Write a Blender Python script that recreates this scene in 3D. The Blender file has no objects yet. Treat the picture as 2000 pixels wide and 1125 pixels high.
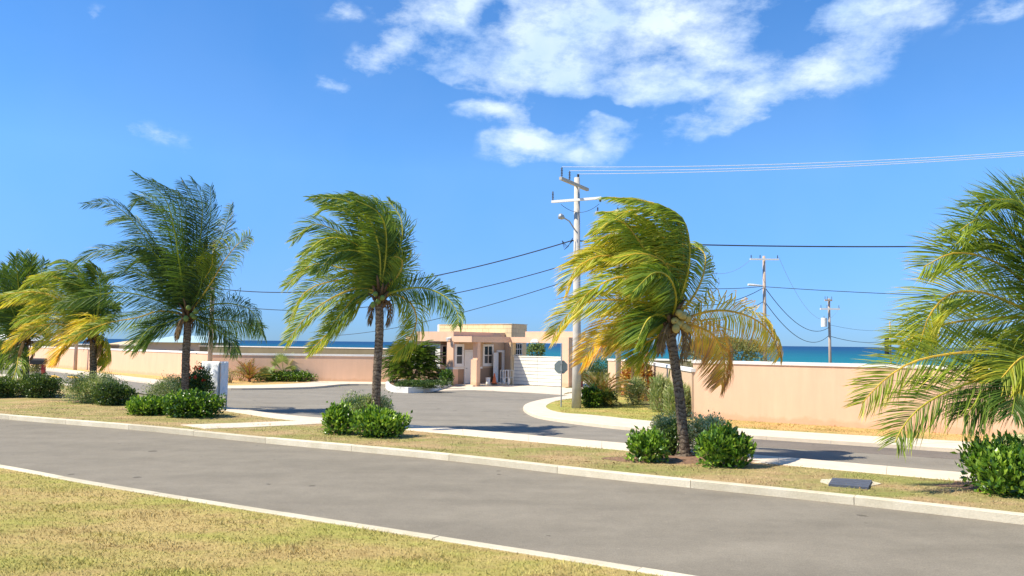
import bpy, math, random
import numpy as np
from mathutils import Vector, Matrix
from mathutils.geometry import tessellate_polygon

R = math.radians
rng = np.random.default_rng(7)
random.seed(7)
scene = bpy.context.scene
COL = scene.collection

# ------------------------------------------------------------------ camera, sun, sky
CAM = Vector((0, 0, 2.8)); F = 1500.0
PITCH = math.atan(107.5 / 1500); ROLL = 0.0107
cd = bpy.data.cameras.new('camera'); cam = bpy.data.objects.new('camera', cd); COL.objects.link(cam)
cd.sensor_width = 36; cd.lens = F / 2000 * 36; cd.clip_start = 0.1; cd.clip_end = 60000
CM = Matrix.Rotation(math.pi / 2 + PITCH, 3, 'X') @ Matrix.Rotation(ROLL, 3, 'Z')
cam.matrix_world = Matrix.Translation(CAM) @ CM.to_4x4()
scene.camera = cam

SUN_EL = 51.0
SUN_H = Vector((-0.96, -0.27)).normalized()
sd = bpy.data.lights.new('sun', 'SUN'); sd.energy = 5.0; sd.angle = R(0.5); sd.color = (1.0, 0.92, 0.78)
sun = bpy.data.objects.new('sun', sd); COL.objects.link(sun)
sdir = Vector((SUN_H.x * math.cos(R(SUN_EL)), SUN_H.y * math.cos(R(SUN_EL)), math.sin(R(SUN_EL))))
sun.rotation_euler = sdir.to_track_quat('Z', 'Y').to_euler()

scene.view_settings.view_transform = 'Standard'
scene.view_settings.look = 'None'
scene.view_settings.exposure = 0.6
scene.view_settings.gamma = 1.0
scene.view_settings.use_curve_mapping = False


def ray(px, py):
    return (CM @ Vector(((px - 1000) / F, -(py - 562.5) / F, -1))).normalized()


def G(px, py, z=0.0):
    d = ray(px, py)
    k = (z - CAM.z) / d.z
    return CAM + d * k


def D(px, py, depth):
    d = ray(px, py)
    return CAM + d * (depth / d.y)


# ---- world
world = bpy.data.worlds.new('World'); scene.world = world; world.use_nodes = True
nt = world.node_tree; nt.nodes.clear()
N = nt.nodes.new; LK = nt.links.new


def mth(tree, op, a, b=None, c=None, clamp=False):
    n = tree.nodes.new('ShaderNodeMath'); n.operation = op; n.use_clamp = clamp
    for i, v in enumerate((a, b, c)):
        if v is None: continue
        if isinstance(v, (int, float)): n.inputs[i].default_value = v
        else: tree.links.new(v, n.inputs[i])
    return n.outputs[0]


def mixc(tree, fac, a, b, mode='MIX'):
    n = tree.nodes.new('ShaderNodeMix'); n.data_type = 'RGBA'; n.blend_type = mode
    for sock, v in ((n.inputs[0], fac), (n.inputs[6], a), (n.inputs[7], b)):
        if isinstance(v, (int, float)): sock.default_value = v
        elif isinstance(v, tuple): sock.default_value = v if len(v) == 4 else (*v, 1)
        else: tree.links.new(v, sock)
    return n.outputs[2]


def ramp(tree, fac, stops, interp='LINEAR'):
    n = tree.nodes.new('ShaderNodeValToRGB'); n.color_ramp.interpolation = interp
    el = n.color_ramp.elements
    while len(el) < len(stops): el.new(0.5)
    for e, (p, c) in zip(el, stops):
        e.position = p
        e.color = (c, c, c, 1) if isinstance(c, (int, float)) else (*c, 1)
    tree.links.new(fac, n.inputs[0])
    return n.outputs[0]


sky = N('ShaderNodeTexSky'); sky.sky_type = 'NISHITA'; sky.sun_disc = False
sky.sun_elevation = R(SUN_EL); sky.sun_rotation = math.atan2(SUN_H.x, SUN_H.y)
sky.air_density = 1.0; sky.dust_density = 0.0; sky.ozone_density = 3.0
tc = N('ShaderNodeTexCoord'); sp = N('ShaderNodeSeparateXYZ'); LK(tc.outputs['Generated'], sp.inputs[0])
az = mth(nt, 'ARCTAN2', sp.outputs[0], sp.outputs[1]); el_ = mth(nt, 'ARCSINE', sp.outputs[2])
# colour of the air by height above the horizon (same all the way round)
tint = ramp(nt, mth(nt, 'DIVIDE', el_, 1.57, clamp=True),
            [(0.0, (0.23, 0.46, 0.98)), (0.05, (0.33, 0.61, 1.16)), (0.14, (0.50, 0.92, 1.32)), (0.30, (0.32, 0.85, 1.32)), (1.0, (0.42, 0.8, 1.2))])
skyc = mixc(nt, 1.0, sky.outputs[0], tint, 'MULTIPLY')
cv = N('ShaderNodeCombineXYZ'); LK(az, cv.inputs[0]); LK(el_, cv.inputs[1])
CLOUDS = [(1150, 50, 330, 100, 0, 1), (1030, 125, 230, 75, 5, 1), (920, 30, 150, 60, 0, .9), (1300, 150, 190, 75, 10, .95), (1480, 180, 190, 50, -15, .85),
          (1700, 30, 210, 55, -10, .85), (1620, 115, 150, 65, -20, .9), (1440, 225, 110, 36, -10, .85), (970, 215, 130, 42, 30, .95), (1030, 280, 110, 40, -15, .95),
          (1190, 245, 85, 55, -45, .95), (1125, 295, 80, 26, 10, .8), (760, 96, 130, 38, -20, .6), (680, 20, 70, 18, -10, .42), (640, 140, 80, 24, 10, .42),
          (310, 262, 90, 24, 10, .3), (207, 14, 26, 30, 0, .34), (10, 72, 55, 18, 0, .3), (1960, 22, 90, 24, -15, .45), (1260, 60, 230, 110, 0, .9),
          (1850, -60, 250, 60, 0, .9), (1200, -120, 700, 120, 0, 1), (1560, 78, 80, 26, 15, -.4), (958, 40, 44, 22, 0, -.62), (1215, 196, 70, 18, 10, -.7), (1080, 232, 34, 34, 30, -.6), (870, 165, 90, 16, 8, -.7), (1330, 205, 40, 14, 0, -.5), (1400, 150, 120, 20, 20, -.3), (1130, 190, 90, 14, 10, -.4)]
wn = N('ShaderNodeTexNoise'); wn.inputs['Scale'].default_value = 9; wn.inputs['Detail'].default_value = 4; LK(cv.outputs[0], wn.inputs['Vector'])
wv = N('ShaderNodeVectorMath'); wv.operation = 'MULTIPLY_ADD'; LK(wn.outputs['Color'], wv.inputs[0]); wv.inputs[1].default_value = (.10, .08, 0); LK(cv.outputs[0], wv.inputs[2])
wv2 = N('ShaderNodeVectorMath'); wv2.operation = 'SUBTRACT'; LK(wv.outputs[0], wv2.inputs[0]); wv2.inputs[1].default_value = (.05, .04, 0)
field = None
for (cx, cy, rx, ry, rot, amp) in CLOUDS:
    d = ray(cx, cy); a0 = math.atan2(d.x, d.y); e0 = math.asin(d.z)
    mp = N('ShaderNodeMapping'); mp.vector_type = 'TEXTURE'; LK(wv2.outputs[0], mp.inputs[0])
    mp.inputs['Location'].default_value = (a0, e0, 0); mp.inputs['Rotation'].default_value = (0, 0, R(-rot)); mp.inputs['Scale'].default_value = (rx / F * 1.35, ry / F * 1.35, 1)
    ln = N('ShaderNodeVectorMath'); ln.operation = 'LENGTH'; LK(mp.outputs[0], ln.inputs[0])
    v = mth(nt, 'MULTIPLY', mth(nt, 'SUBTRACT', 1.0, ln.outputs['Value'], clamp=True), abs(amp) * 1.25)
    if amp < 0: field = mth(nt, 'SUBTRACT', field, v, clamp=True); continue
    field = v if field is None else mth(nt, 'SMOOTH_MAX', field, v, 0.12)
field = mth(nt, 'SUBTRACT', field, 0.13, clamp=True)
n1 = N('ShaderNodeTexNoise'); n1.inputs['Scale'].default_value = 1; n1.inputs['Detail'].default_value = 12; n1.inputs['Roughness'].default_value = .66
mpn = N('ShaderNodeMapping'); LK(cv.outputs[0], mpn.inputs[0]); mpn.inputs['Scale'].default_value = (8, 15, 1); mpn.inputs['Rotation'].default_value = (0, 0, R(15)); LK(mpn.outputs[0], n1.inputs['Vector'])
dens = mth(nt, 'MULTIPLY_ADD', mth(nt, 'SUBTRACT', n1.outputs['Fac'], 0.53), 3.4, mth(nt, 'MULTIPLY_ADD', field, 1.1, .02))
dens = mth(nt, 'MULTIPLY', dens, mth(nt, 'MULTIPLY', field, 6.0, clamp=True))
alpha = ramp(nt, dens, [(0.0, 0.0), (0.34, 0.28), (0.75, 0.64), (1.0, 0.86)], 'B_SPLINE')
n2 = N('ShaderNodeTexNoise'); n2.inputs['Scale'].default_value = 6; n2.inputs['Detail'].default_value = 6; LK(cv.outputs[0], n2.inputs['Vector'])
cc = ramp(nt, n2.outputs['Fac'], [(0.35, (4.4, 5.9, 8.2)), (0.60, (7.0, 7.9, 8.6))])
final = mixc(nt, alpha, skyc, cc)
bg = N('ShaderNodeBackground'); bg.inputs[1].default_value = 0.1; LK(final, bg.inputs[0])
wo = N('ShaderNodeOutputWorld'); LK(bg.outputs[0], wo.inputs[0])

# ------------------------------------------------------------------ helpers


def tag(o, label=None, cat=None, group=None, kind=None):
    if label: o['label'] = label
    if cat: o['category'] = cat
    if group: o['group'] = group
    if kind: o['kind'] = kind
    return o


def empty(name, loc=(0, 0, 0), **kw):
    o = bpy.data.objects.new(name, None); COL.objects.link(o); o.location = loc; o.empty_display_size = .3
    return tag(o, **kw)


class MB:
    def __init__(s): s.v = []; s.f = []; s.t = []; s.n = 0; s.smooth = False; s.mi = []

    def add(s, verts, faces, tint=None, mi=0):
        verts = np.asarray(verts, float).reshape(-1, 3)
        s.v.append(verts)
        for f in faces: s.f.append(tuple(int(i) + s.n for i in f)); s.mi.append(mi)
        s.t.append(np.full(len(verts), 0.0) if tint is None else (np.full(len(verts), tint) if np.isscalar(tint) else np.asarray(tint, float)))
        s.n += len(verts)
        return s

    def arr(s, verts, faces, tint):
        s.v.append(verts.reshape(-1, 3)); base = s.n
        fl = (faces + base).tolist(); s.f.extend(map(tuple, fl)); s.mi.extend([0] * len(fl))
        s.t.append(np.asarray(tint, float).reshape(-1)); s.n += len(verts.reshape(-1, 3)); return s

    def box(s, c, h, M=None, tint=None, mi=0):
        vs = [Vector((c[0] + a * h[0], c[1] + b * h[1], c[2] + d * h[2])) for a in (-1, 1) for b in (-1, 1) for d in (-1, 1)]
        if M: vs = [M @ v for v in vs]
        return s.add([tuple(v) for v in vs], [(0, 1, 3, 2), (4, 6, 7, 5), (0, 4, 5, 1), (2, 3, 7, 6), (0, 2, 6, 4), (1, 5, 7, 3)], tint, mi)

    def tube(s, pts, rad, seg=10, cap=True, tint=None, mi=0):
        pts = [Vector(p) for p in pts]; n = len(pts)
        if np.isscalar(rad): rad = [rad] * n
        vs = []; ref = Vector((0, 0, 1))
        t0 = (pts[1] - pts[0]).normalized()
        if abs(t0.dot(ref)) > .9: ref = Vector((0, 1, 0))
        a = t0.cross(ref).normalized()
        for i in range(n):
            t = (pts[min(i + 1, n - 1)] - pts[max(i - 1, 0)]).normalized()
            a = (a - t * a.dot(t)).normalized(); b = t.cross(a)
            for k in range(seg):
                th = 2 * math.pi * k / seg
                vs.append(tuple(pts[i] + (a * math.cos(th) + b * math.sin(th)) * rad[i]))
        fs = []
        for i in range(n - 1):
            for k in range(seg):
                k2 = (k + 1) % seg
                fs.append((i * seg + k, i * seg + k2, (i + 1) * seg + k2, (i + 1) * seg + k))
        if cap: fs.append(tuple(range(seg))[::-1]); fs.append(tuple((n - 1) * seg + k for k in range(seg)))
        return s.add(vs, fs, tint, mi)

    def build(s, name, mats, parent=None, smooth=False, loc=None, **kw):
        me = bpy.data.meshes.new(name)
        v = np.concatenate(s.v) if s.v else np.zeros((0, 3))
        if loc is not None: v = v - np.array(loc)[None]
        me.from_pydata(v.tolist(), [], s.f)
        if not isinstance(mats, (list, tuple)): mats = [mats]
        for m in mats: me.materials.append(m)
        if len(mats) > 1: me.polygons.foreach_set('material_index', s.mi)
        at = me.attributes.new('tint', 'FLOAT', 'POINT'); at.data.foreach_set('value', np.concatenate(s.t).astype(np.float32))
        if smooth: me.polygons.foreach_set('use_smooth', [True] * len(me.polygons))
        me.update()
        o = bpy.data.objects.new(name, me); COL.objects.link(o)
        if loc is not None: o.location = loc
        if parent:
            o.parent = parent
            if loc is None: o.matrix_parent_inverse = Matrix.Identity(4)
        return tag(o, **kw)


def part(mb, name, mat, parent, smooth=False, **kw):
    """mesh given in world coordinates; stored relative to the parent's origin"""
    w = Vector((0, 0, 0)); p = parent
    while p is not None: w += Vector(p.location); p = p.parent
    o = mb.build(name, mat, None, smooth, loc=tuple(w), **kw)
    o.location = (0, 0, 0); o.parent = parent
    return o


def poly_prism(pts, z0, z1, mb=None, tint=None):
    """pts: list of (x,y) ; top at z1, walls down to z0"""
    mb = mb or MB()
    P = [Vector((p[0], p[1], 0)) for p in pts]
    area = sum(P[i].x * P[(i + 1) % len(P)].y - P[(i + 1) % len(P)].x * P[i].y for i in range(len(P)))
    if area < 0: P.reverse()
    n = len(P)
    tri = tessellate_polygon([P])
    vs = [(p.x, p.y, z1) for p in P] + [(p.x, p.y, z0) for p in P]
    fs = []
    for t in tri:
        a, b, c = [P[i] for i in t]
        cr = (b - a).cross(c - a).z
        fs.append(t if cr > 0 else (t[0], t[2], t[1]))
    if z1 > z0: fs += [(i, i + n, (i + 1) % n + n, (i + 1) % n) for i in range(n)]
    mb.add(vs, fs, tint)
    return mb


def smooth_line(pts, step=.5):
    """Catmull-Rom through 2D/3D points"""
    P = [np.array(p, float) for p in pts]; P = [2 * P[0] - P[1]] + P + [2 * P[-1] - P[-2]]
    out = []
    for i in range(1, len(P) - 2):
        k = max(2, int(np.linalg.norm(P[i + 1] - P[i]) / step))
        for j in range(k):
            t = j / k
            out.append(.5 * ((2 * P[i]) + (-P[i - 1] + P[i + 1]) * t + (2 * P[i - 1] - 5 * P[i] + 4 * P[i + 1] - P[i + 2]) * t * t + (-P[i - 1] + 3 * P[i] - 3 * P[i + 1] + P[i + 2]) * t ** 3))
    out.append(P[-2])
    return out


def gl(pxs, z=0.0, step=.5, sm=True):
    q = [tuple(G(x, y, z))[:2] for x, y in pxs]
    return smooth_line(q, step) if sm else [np.array(p) for p in q]


# ------------------------------------------------------------------ materials
MATS = {}


def mat(name, col, rough=.8, noise=None, bump=0.0, bscale=60, metal=0.0, spec=.3, trans=0.0, build=None):
    """noise=(scale, amount) multiplies value up and down"""
    m = bpy.data.materials.new(name); m.use_nodes = True; t = m.node_tree
    b = t.nodes['Principled BSDF']; b.inputs['Base Color'].default_value = (*col, 1); b.inputs['Roughness'].default_value = rough
    b.inputs['Metallic'].default_value = metal; b.inputs['Specular IOR Level'].default_value = spec
    geo = t.nodes.new('ShaderNodeNewGeometry')
    if noise:
        ns = t.nodes.new('ShaderNodeTexNoise'); ns.inputs['Scale'].default_value = noise[0]; ns.inputs['Detail'].default_value = 6; ns.inputs['Roughness'].default_value = .6
        t.links.new(geo.outputs['Position'], ns.inputs['Vector'])
        c = mixc(t, 1.0, (*col, 1), ramp(t, ns.outputs['Fac'], [(.25, 1 - noise[1]), (.75, 1 + noise[1])]), 'MULTIPLY')
        t.links.new(c, b.inputs['Base Color'])
    if bump:
        nb = t.nodes.new('ShaderNodeTexNoise'); nb.inputs['Scale'].default_value = bscale; nb.inputs['Detail'].default_value = 4
        t.links.new(geo.outputs['Position'], nb.inputs['Vector'])
        bp = t.nodes.new('ShaderNodeBump'); bp.inputs['Strength'].default_value = bump; bp.inputs['Distance'].default_value = .02
        t.links.new(nb.outputs['Fac'], bp.inputs['Height']); t.links.new(bp.outputs[0], b.inputs['Normal'])
    if build: build(t, b, geo)
    MATS[name] = m
    return m


def pos_noise(t, geo, scale, detail=5, rough=.55, vec=None, stretch=None):
    n = t.nodes.new('ShaderNodeTexNoise'); n.inputs['Scale'].default_value = scale; n.inputs['Detail'].default_value = detail; n.inputs['Roughness'].default_value = rough
    src = geo.outputs['Position'] if vec is None else vec
    if stretch:
        mp = t.nodes.new('ShaderNodeMapping'); t.links.new(src, mp.inputs[0]); mp.inputs['Scale'].default_value = stretch[0]; mp.inputs['Rotation'].default_value = (0, 0, stretch[1]); src = mp.outputs[0]
    t.links.new(src, n.inputs['Vector'])
    return n.outputs['Fac']


def asphalt(base, name, warm=1.0):
    def b_(t, b, geo):
        big = pos_noise(t, geo, .25, 4, .6, stretch=((1, 3.5, 1), R(32)))
        c = ramp(t, big, [(.25, tuple(x * .84 for x in base)), (.5, base), (.78, tuple(x * 1.15 for x in base))])
        fine = pos_noise(t, geo, 45, 8, .75)
        c = mixc(t, 1.0, c, ramp(t, fine, [(.3, .72), (.7, 1.28)]), 'MULTIPLY')
        mid = pos_noise(t, geo, 1.7, 6, .65)
        c = mixc(t, 1.0, c, ramp(t, mid, [(.25, .88), (.75, 1.10)]), 'MULTIPLY')
        c = mixc(t, 1.0, c, ramp(t, pos_noise(t, geo, 11, 7, .8, stretch=((1, 2.2, 1), R(32))), [(.3, .86), (.7, 1.14)]), 'MULTIPLY')
        v = t.nodes.new('ShaderNodeTexVoronoi'); v.inputs['Scale'].default_value = 1.35; v.inputs['Randomness'].default_value = 1
        wob = t.nodes.new('ShaderNodeVectorMath'); wob.operation = 'MULTIPLY_ADD'
        nn = t.nodes.new('ShaderNodeTexNoise'); nn.inputs['Scale'].default_value = 9; t.links.new(geo.outputs['Position'], nn.inputs['Vector'])
        t.links.new(nn.outputs['Color'], wob.inputs[0]); wob.inputs[1].default_value = (.12, .12, .12); t.links.new(geo.outputs['Position'], wob.inputs[2])
        t.links.new(wob.outputs[0], v.inputs['Vector'])
        s = t.nodes.new('ShaderNodeSeparateColor'); t.links.new(v.outputs['Color'], s.inputs[0])
        rad = mth(t, 'MULTIPLY', mth(t, 'POWER', s.outputs[0], 2.4), .16)
        spot = mth(t, 'MULTIPLY', mth(t, 'LESS_THAN', v.outputs['Distance'], rad), .7)
        c = mixc(t, spot, c, tuple(x * .35 for x in base))
        v2 = t.nodes.new('ShaderNodeTexVoronoi'); v2.inputs['Scale'].default_value = 2.2; t.links.new(geo.outputs['Position'], v2.inputs['Vector'])
        c = mixc(t, mth(t, 'MULTIPLY', mth(t, 'LESS_THAN', v2.outputs['Distance'], .035), .4), c, tuple(min(1, x * 1.9) for x in base))
        t.links.new(c, b.inputs['Base Color'])
        bp = t.nodes.new('ShaderNodeBump'); bp.inputs['Strength'].default_value = .5; bp.inputs['Distance'].default_value = .01
        t.links.new(pos_noise(t, geo, 120, 4, .7), bp.inputs['Height']); t.links.new(bp.outputs[0], b.inputs['Normal'])
    return mat(name, base, .88, spec=.2, build=b_)


def grass_mat(name, tan, green, bias=.5, blade=False):
    def b_(t, b, geo):
        a = pos_noise(t, geo, .55, 7, .66, stretch=((.8, 1.5, 0), R(20)))
        c = ramp(t, mth(t, 'SUBTRACT', a, .5 - bias), [(.38, tan), (.47, tuple((p + q) / 2 for p, q in zip(tan, green))), (.58, green)])
        sp_ = pos_noise(t, geo, 1.1, 9, .78, stretch=((.8, 1.6, 0), R(20)))
        c = mixc(t, ramp(t, sp_, [(.50, 0.0), (.66, .70)]), c, (tan[0] * .66, tan[1] * .60, tan[2] * .62))
        br = pos_noise(t, geo, 7, 6, .7, stretch=((.6, 1.6, 0), R(15)))
        c = mixc(t, 1.0, c, ramp(t, br, [(.25, .82), (.5, 1.0), (.75, 1.2)]), 'MULTIPLY')
        fi = pos_noise(t, geo, 90 if not blade else 30, 6, .8)
        c = mixc(t, 1.0, c, ramp(t, fi, [(.28, .66), (.72, 1.32)]), 'MULTIPLY')
        t.links.new(c, b.inputs['Base Color'])
        if not blade:
            bp = t.nodes.new('ShaderNodeBump'); bp.inputs['Strength'].default_value = .9; bp.inputs['Distance'].default_value = .03
            t.links.new(pos_noise(t, geo, 60, 5, .75), bp.inputs['Height']); t.links.new(bp.outputs[0], b.inputs['Normal'])
    return mat(name, tan, .95, spec=.1, build=b_)


def plaster(name, col, streak=.08):
    def b_(t, b, geo):
        a = pos_noise(t, geo, .8, 6, .6); c = mixc(t, 1.0, (*col, 1), ramp(t, a, [(.3, 1 - streak), (.7, 1 + streak)]), 'MULTIPLY')
        s = pos_noise(t, geo, 3.5, 5, .6, stretch=((1, 1, .12), 0)); c = mixc(t, 1.0, c, ramp(t, s, [(.3, .95), (.7, 1.04)]), 'MULTIPLY')
        sp = t.nodes.new('ShaderNodeSeparateXYZ'); t.links.new(geo.outputs['Position'], sp.inputs[0])
        dn = mth(t, 'ADD', sp.outputs[2], mth(t, 'MULTIPLY', pos_noise(t, geo, 2.2, 5, .7), -.5))
        c = mixc(t, ramp(t, dn, [(0.0, .45), (.12, 0.0)]), c, (col[0] * .75, col[1] * .68, col[2] * .55))   # earth splashed on the foot of the wall
        t.links.new(c, b.inputs['Base Color'])
        bp = t.nodes.new('ShaderNodeBump'); bp.inputs['Strength'].default_value = .25; bp.inputs['Distance'].default_value = .01
        t.links.new(pos_noise(t, geo, 40, 5, .7), bp.inputs['Height']); t.links.new(bp.outputs[0], b.inputs['Normal'])
    return mat(name, col, .9, spec=.15, build=b_)


def leaf_mat(name, stops, trans=.35, rough=.45, spec=.4, var=.28, vs=3.0):
    m = bpy.data.materials.new(name); m.use_nodes = True; t = m.node_tree; b = t.nodes['Principled BSDF']
    at = t.nodes.new('ShaderNodeAttribute'); at.attribute_name = 'tint'
    c = ramp(t, at.outputs['Fac'], stops)
    geo = t.nodes.new('ShaderNodeNewGeometry')
    c = mixc(t, 1.0, c, ramp(t, pos_noise(t, geo, vs, 4, .6), [(.3, 1 - var), (.7, 1 + var)]), 'MULTIPLY')
    t.links.new(c, b.inputs['Base Color']); b.inputs['Roughness'].default_value = rough; b.inputs['Specular IOR Level'].default_value = spec
    tr = t.nodes.new('ShaderNodeBsdfTranslucent'); t.links.new(mixc(t, 1.0, c, (1.5, 1.5, .8), 'MULTIPLY'), tr.inputs[0])
    mx = t.nodes.new('ShaderNodeMixShader'); mx.inputs[0].default_value = trans
    t.links.new(b.outputs[0], mx.inputs[1]); t.links.new(tr.outputs[0], mx.inputs[2]); t.links.new(mx.outputs[0], t.nodes['Material Output'].inputs[0])
    return m


M_ROAD = asphalt((.228, .200, .152), 'bleached_asphalt')
M_ROAD2 = asphalt((.24, .215, .172), 'street_asphalt')
M_PATCH = asphalt((.185, .158, .13), 'newer_asphalt')
def conc_b(t, b, geo):
    a = pos_noise(t, geo, 1.3, 6, .65); c = ramp(t, a, [(.3, (.56, .49, .34)), (.7, (.72, .64, .48))])
    c = mixc(t, 1.0, c, ramp(t, pos_noise(t, geo, 30, 6, .75), [(.3, .88), (.7, 1.1)]), 'MULTIPLY')
    s = pos_noise(t, geo, 5, 8, .75); c = mixc(t, ramp(t, s, [(.58, 0.0), (.75, .4)]), c, (.30, .28, .2))
    oi = t.nodes.new('ShaderNodeObjectInfo'); c = mixc(t, 1.0, c, ramp(t, oi.outputs['Random'], [(0, .84), (1, 1.08)]), 'MULTIPLY')
    t.links.new(c, b.inputs['Base Color'])
M_CONC = mat('kerb_concrete', (.55, .5, .42), .9, bump=.5, bscale=50, spec=.15, build=conc_b)
M_WALK = mat('walk_concrete', (.66, .56, .43), .9, noise=(2.5, .10), bump=.3, bscale=40, spec=.15)
M_GRASS = grass_mat('dry_lawn', (.54, .40, .155), (.42, .39, .10), .455)
M_GBLADE = grass_mat('dry_blades', (.54, .42, .17), (.44, .42, .11), .455, True)
M_GRASS2 = grass_mat('median_lawn', (.48, .34, .17), (.30, .29, .09), .48)
M_GBLADE2 = grass_mat('median_blades', (.52, .38, .20), (.31, .32, .10), .48, True)
M_GRASS3 = grass_mat('green_lawn', (.54, .41, .14), (.36, .36, .09), .52)
M_VERGE = grass_mat('sandy_verge', (.66, .42, .17), (.46, .37, .13), .42)
M_SOIL = mat('soil', (.22, .13, .08), .95, noise=(6, .35), bump=1.0, bscale=25)
M_BED = mat('bed_ground', (.13, .13, .045), .95, noise=(5, .4), bump=.8, bscale=30)
M_LAND = mat('far_land', (.22, .2, .12), .95, noise=(.3, .3))
M_PEACH = plaster('peach_plaster', (.75, .485, .325), .03)
M_PEACH_SHADE = plaster('shaded_peach_plaster', (.58, .41, .27), .05)  # darker copy of the peach, puts shade into the colour of shaded faces
M_BROWN = plaster('brown_plaster', (.36, .25, .17), .05)
M_CREAM = plaster('cream_stone', (.72, .56, .33), .12)
M_CAP = mat('white_coping', (.80, .77, .70), .7, noise=(3, .06))
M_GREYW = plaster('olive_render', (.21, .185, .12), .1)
M_WHITE = mat('white_paint', (.80, .78, .72), .5, noise=(4, .04))
M_WHITE2 = mat('gate_paint', (.82, .79, .68), .45, noise=(4, .04))
M_GLASS = mat('dark_glass', (.02, .022, .025), .12, spec=.25)
M_GLASS2 = mat('lower_glass', (.07, .065, .06), .3, spec=.4)
M_DARK = mat('black_plastic', (.02, .02, .02), .5)
M_METAL = mat('galvanised_steel', (.42, .44, .44), .45, metal=.6, noise=(5, .1))
M_SIGNB = mat('sign_back', (.27, .32, .31), .5, metal=.3, noise=(6, .08))
M_POLE = mat('concrete_pole', (.50, .46, .40), .9, noise=(4, .14), bump=.3)
def wood_b(t, b, geo):
    c = ramp(t, pos_noise(t, geo, 6, 6, .7, stretch=((1, 1, .15), 0)), [(.3, (.32, .24, .18)), (.7, (.60, .48, .38))]); t.links.new(c, b.inputs['Base Color'])
M_WOOD = mat('weathered_timber', (.3, .22, .16), .9, build=wood_b)
M_WIRE = mat('cable_black', (.03, .035, .04), .6)
M_WIREL = mat('bright_conductor', (.75, .77, .78), .4, metal=.3)
M_INS = mat('insulator', (.12, .12, .13), .3)
M_ORANGE = mat('cone_orange', (.75, .17, .05), .5)
M_RED = mat('red_paint', (.30, .03, .025), .5)
M_COVER = mat('cover_plate', (.085, .095, .12), .6, noise=(8, .2), bump=.3)
M_YELLOW = mat('yellow_marking', (.72, .42, .05), .8, noise=(8, .15))
M_ROOFB = mat('pale_roof', (.42, .58, .60), .5, noise=(1, .05))
M_HWALL = mat('far_house_wall', (.42, .38, .32), .8, noise=(.5, .06))
M_NUT = mat('coconut_husk', (.52, .40, .12), .5, noise=(9, .2))
M_NUTG = mat('green_coconut', (.18, .24, .05), .5, noise=(9, .2))
M_DRY = leaf_mat('dry_frond', [(0, (.16, .10, .05)), (1, (.34, .22, .10))], .2, .8, .1)
M_FLOWER = leaf_mat('red_petals', [(0, (.6, .03, .02)), (1, (.75, .12, .05))])

def trunk_b(t, b, geo):
    s = t.nodes.new('ShaderNodeSeparateXYZ'); t.links.new(geo.outputs['Position'], s.inputs[0])
    w = mth(t, 'ADD', mth(t, 'MULTIPLY', s.outputs[2], 9.0), mth(t, 'MULTIPLY', pos_noise(t, geo, 4, 4, .6), 4.0))
    saw = mth(t, 'FRACT', w)
    c = ramp(t, saw, [(0.0, (.05, .035, .025)), (.2, (.16, .12, .085)), (.8, (.27, .215, .155)), (1, (.15, .11, .08))])
    c = mixc(t, 1.0, c, ramp(t, pos_noise(t, geo, 14, 6, .7), [(.3, .65), (.7, 1.25)]), 'MULTIPLY')
    t.links.new(c, b.inputs['Base Color'])
    bp = t.nodes.new('ShaderNodeBump'); bp.inputs['Strength'].default_value = .8; bp.inputs['Distance'].default_value = .03
    t.links.new(mth(t, 'ADD', saw, pos_noise(t, geo, 20, 4, .7)), bp.inputs['Height']); t.links.new(bp.outputs[0], b.inputs['Normal'])
M_TRUNK = mat('palm_bark', (.25, .2, .15), .95, spec=.1, build=trunk_b)
M_STEM = mat('shrub_stem', (.20, .14, .09), .9, noise=(9, .3))
M_FIBRE = mat('leaf_sheath', (.16, .095, .045), .95, noise=(12, .4))

GREENY = [(0.0, (.028, .062, .018)), (.3, (.11, .19, .026)), (.6, (.34, .40, .04)), (.8, (.74, .58, .07)), (.93, (.80, .48, .10)), (1.0, (.50, .27, .12))]
M_FROND = leaf_mat('palm_leaflets', GREENY, .36, .5, .3, .2)
M_BRIGHT = leaf_mat('glossy_bright_leaf', [(0, (.025, .065, .01)), (.5, (.11, .23, .02)), (1, (.34, .48, .06))], .3, .3, .5, .2, 8)
M_GREYL = leaf_mat('variegated_leaf', [(0, (.10, .16, .045)), (.55, (.28, .36, .12)), (1, (.68, .66, .38))], .25, .5, .3, .25, 6)
M_DARKL = leaf_mat('dark_leaf', [(0, (.025, .055, .014)), (.6, (.065, .12, .024)), (1, (.17, .24, .05))], .25, .35, .5, .25, 6)
M_OLIVE = leaf_mat('olive_leaf', [(0, (.15, .16, .055)), (.6, (.27, .27, .10)), (1, (.42, .38, .17))], .3, .6, .2, .25, 4)
M_BRONZE = leaf_mat('bronze_leaf', [(0, (.10, .12, .02)), (.5, (.24, .21, .04)), (.8, (.36, .19, .06)), (1, (.35, .08, .05))], .3, .45, .4, .2, 5)
M_CROTON = leaf_mat('croton_leaf', [(0, (.35, .06, .03)), (.5, (.50, .26, .05)), (1, (.62, .52, .14))], .3, .45, .4, .25, 5)
M_PALE = leaf_mat('pale_blade', [(0, (.17, .24, .07)), (.6, (.32, .38, .15)), (1, (.50, .48, .26))], .3, .5, .3, .2, 5)

# ------------------------------------------------------------------ ground, sea, roads
HZ = .11     # height of kerbed ground


def land_height(x, y):
    if y < 78: return -.06
    if y < 100: return -.06 - 3.3 * (y - 78) / 22
    if y < 190: return -3.36
    return -3.36 - 2.2 * min(1, (y - 190) / 20)


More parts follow.
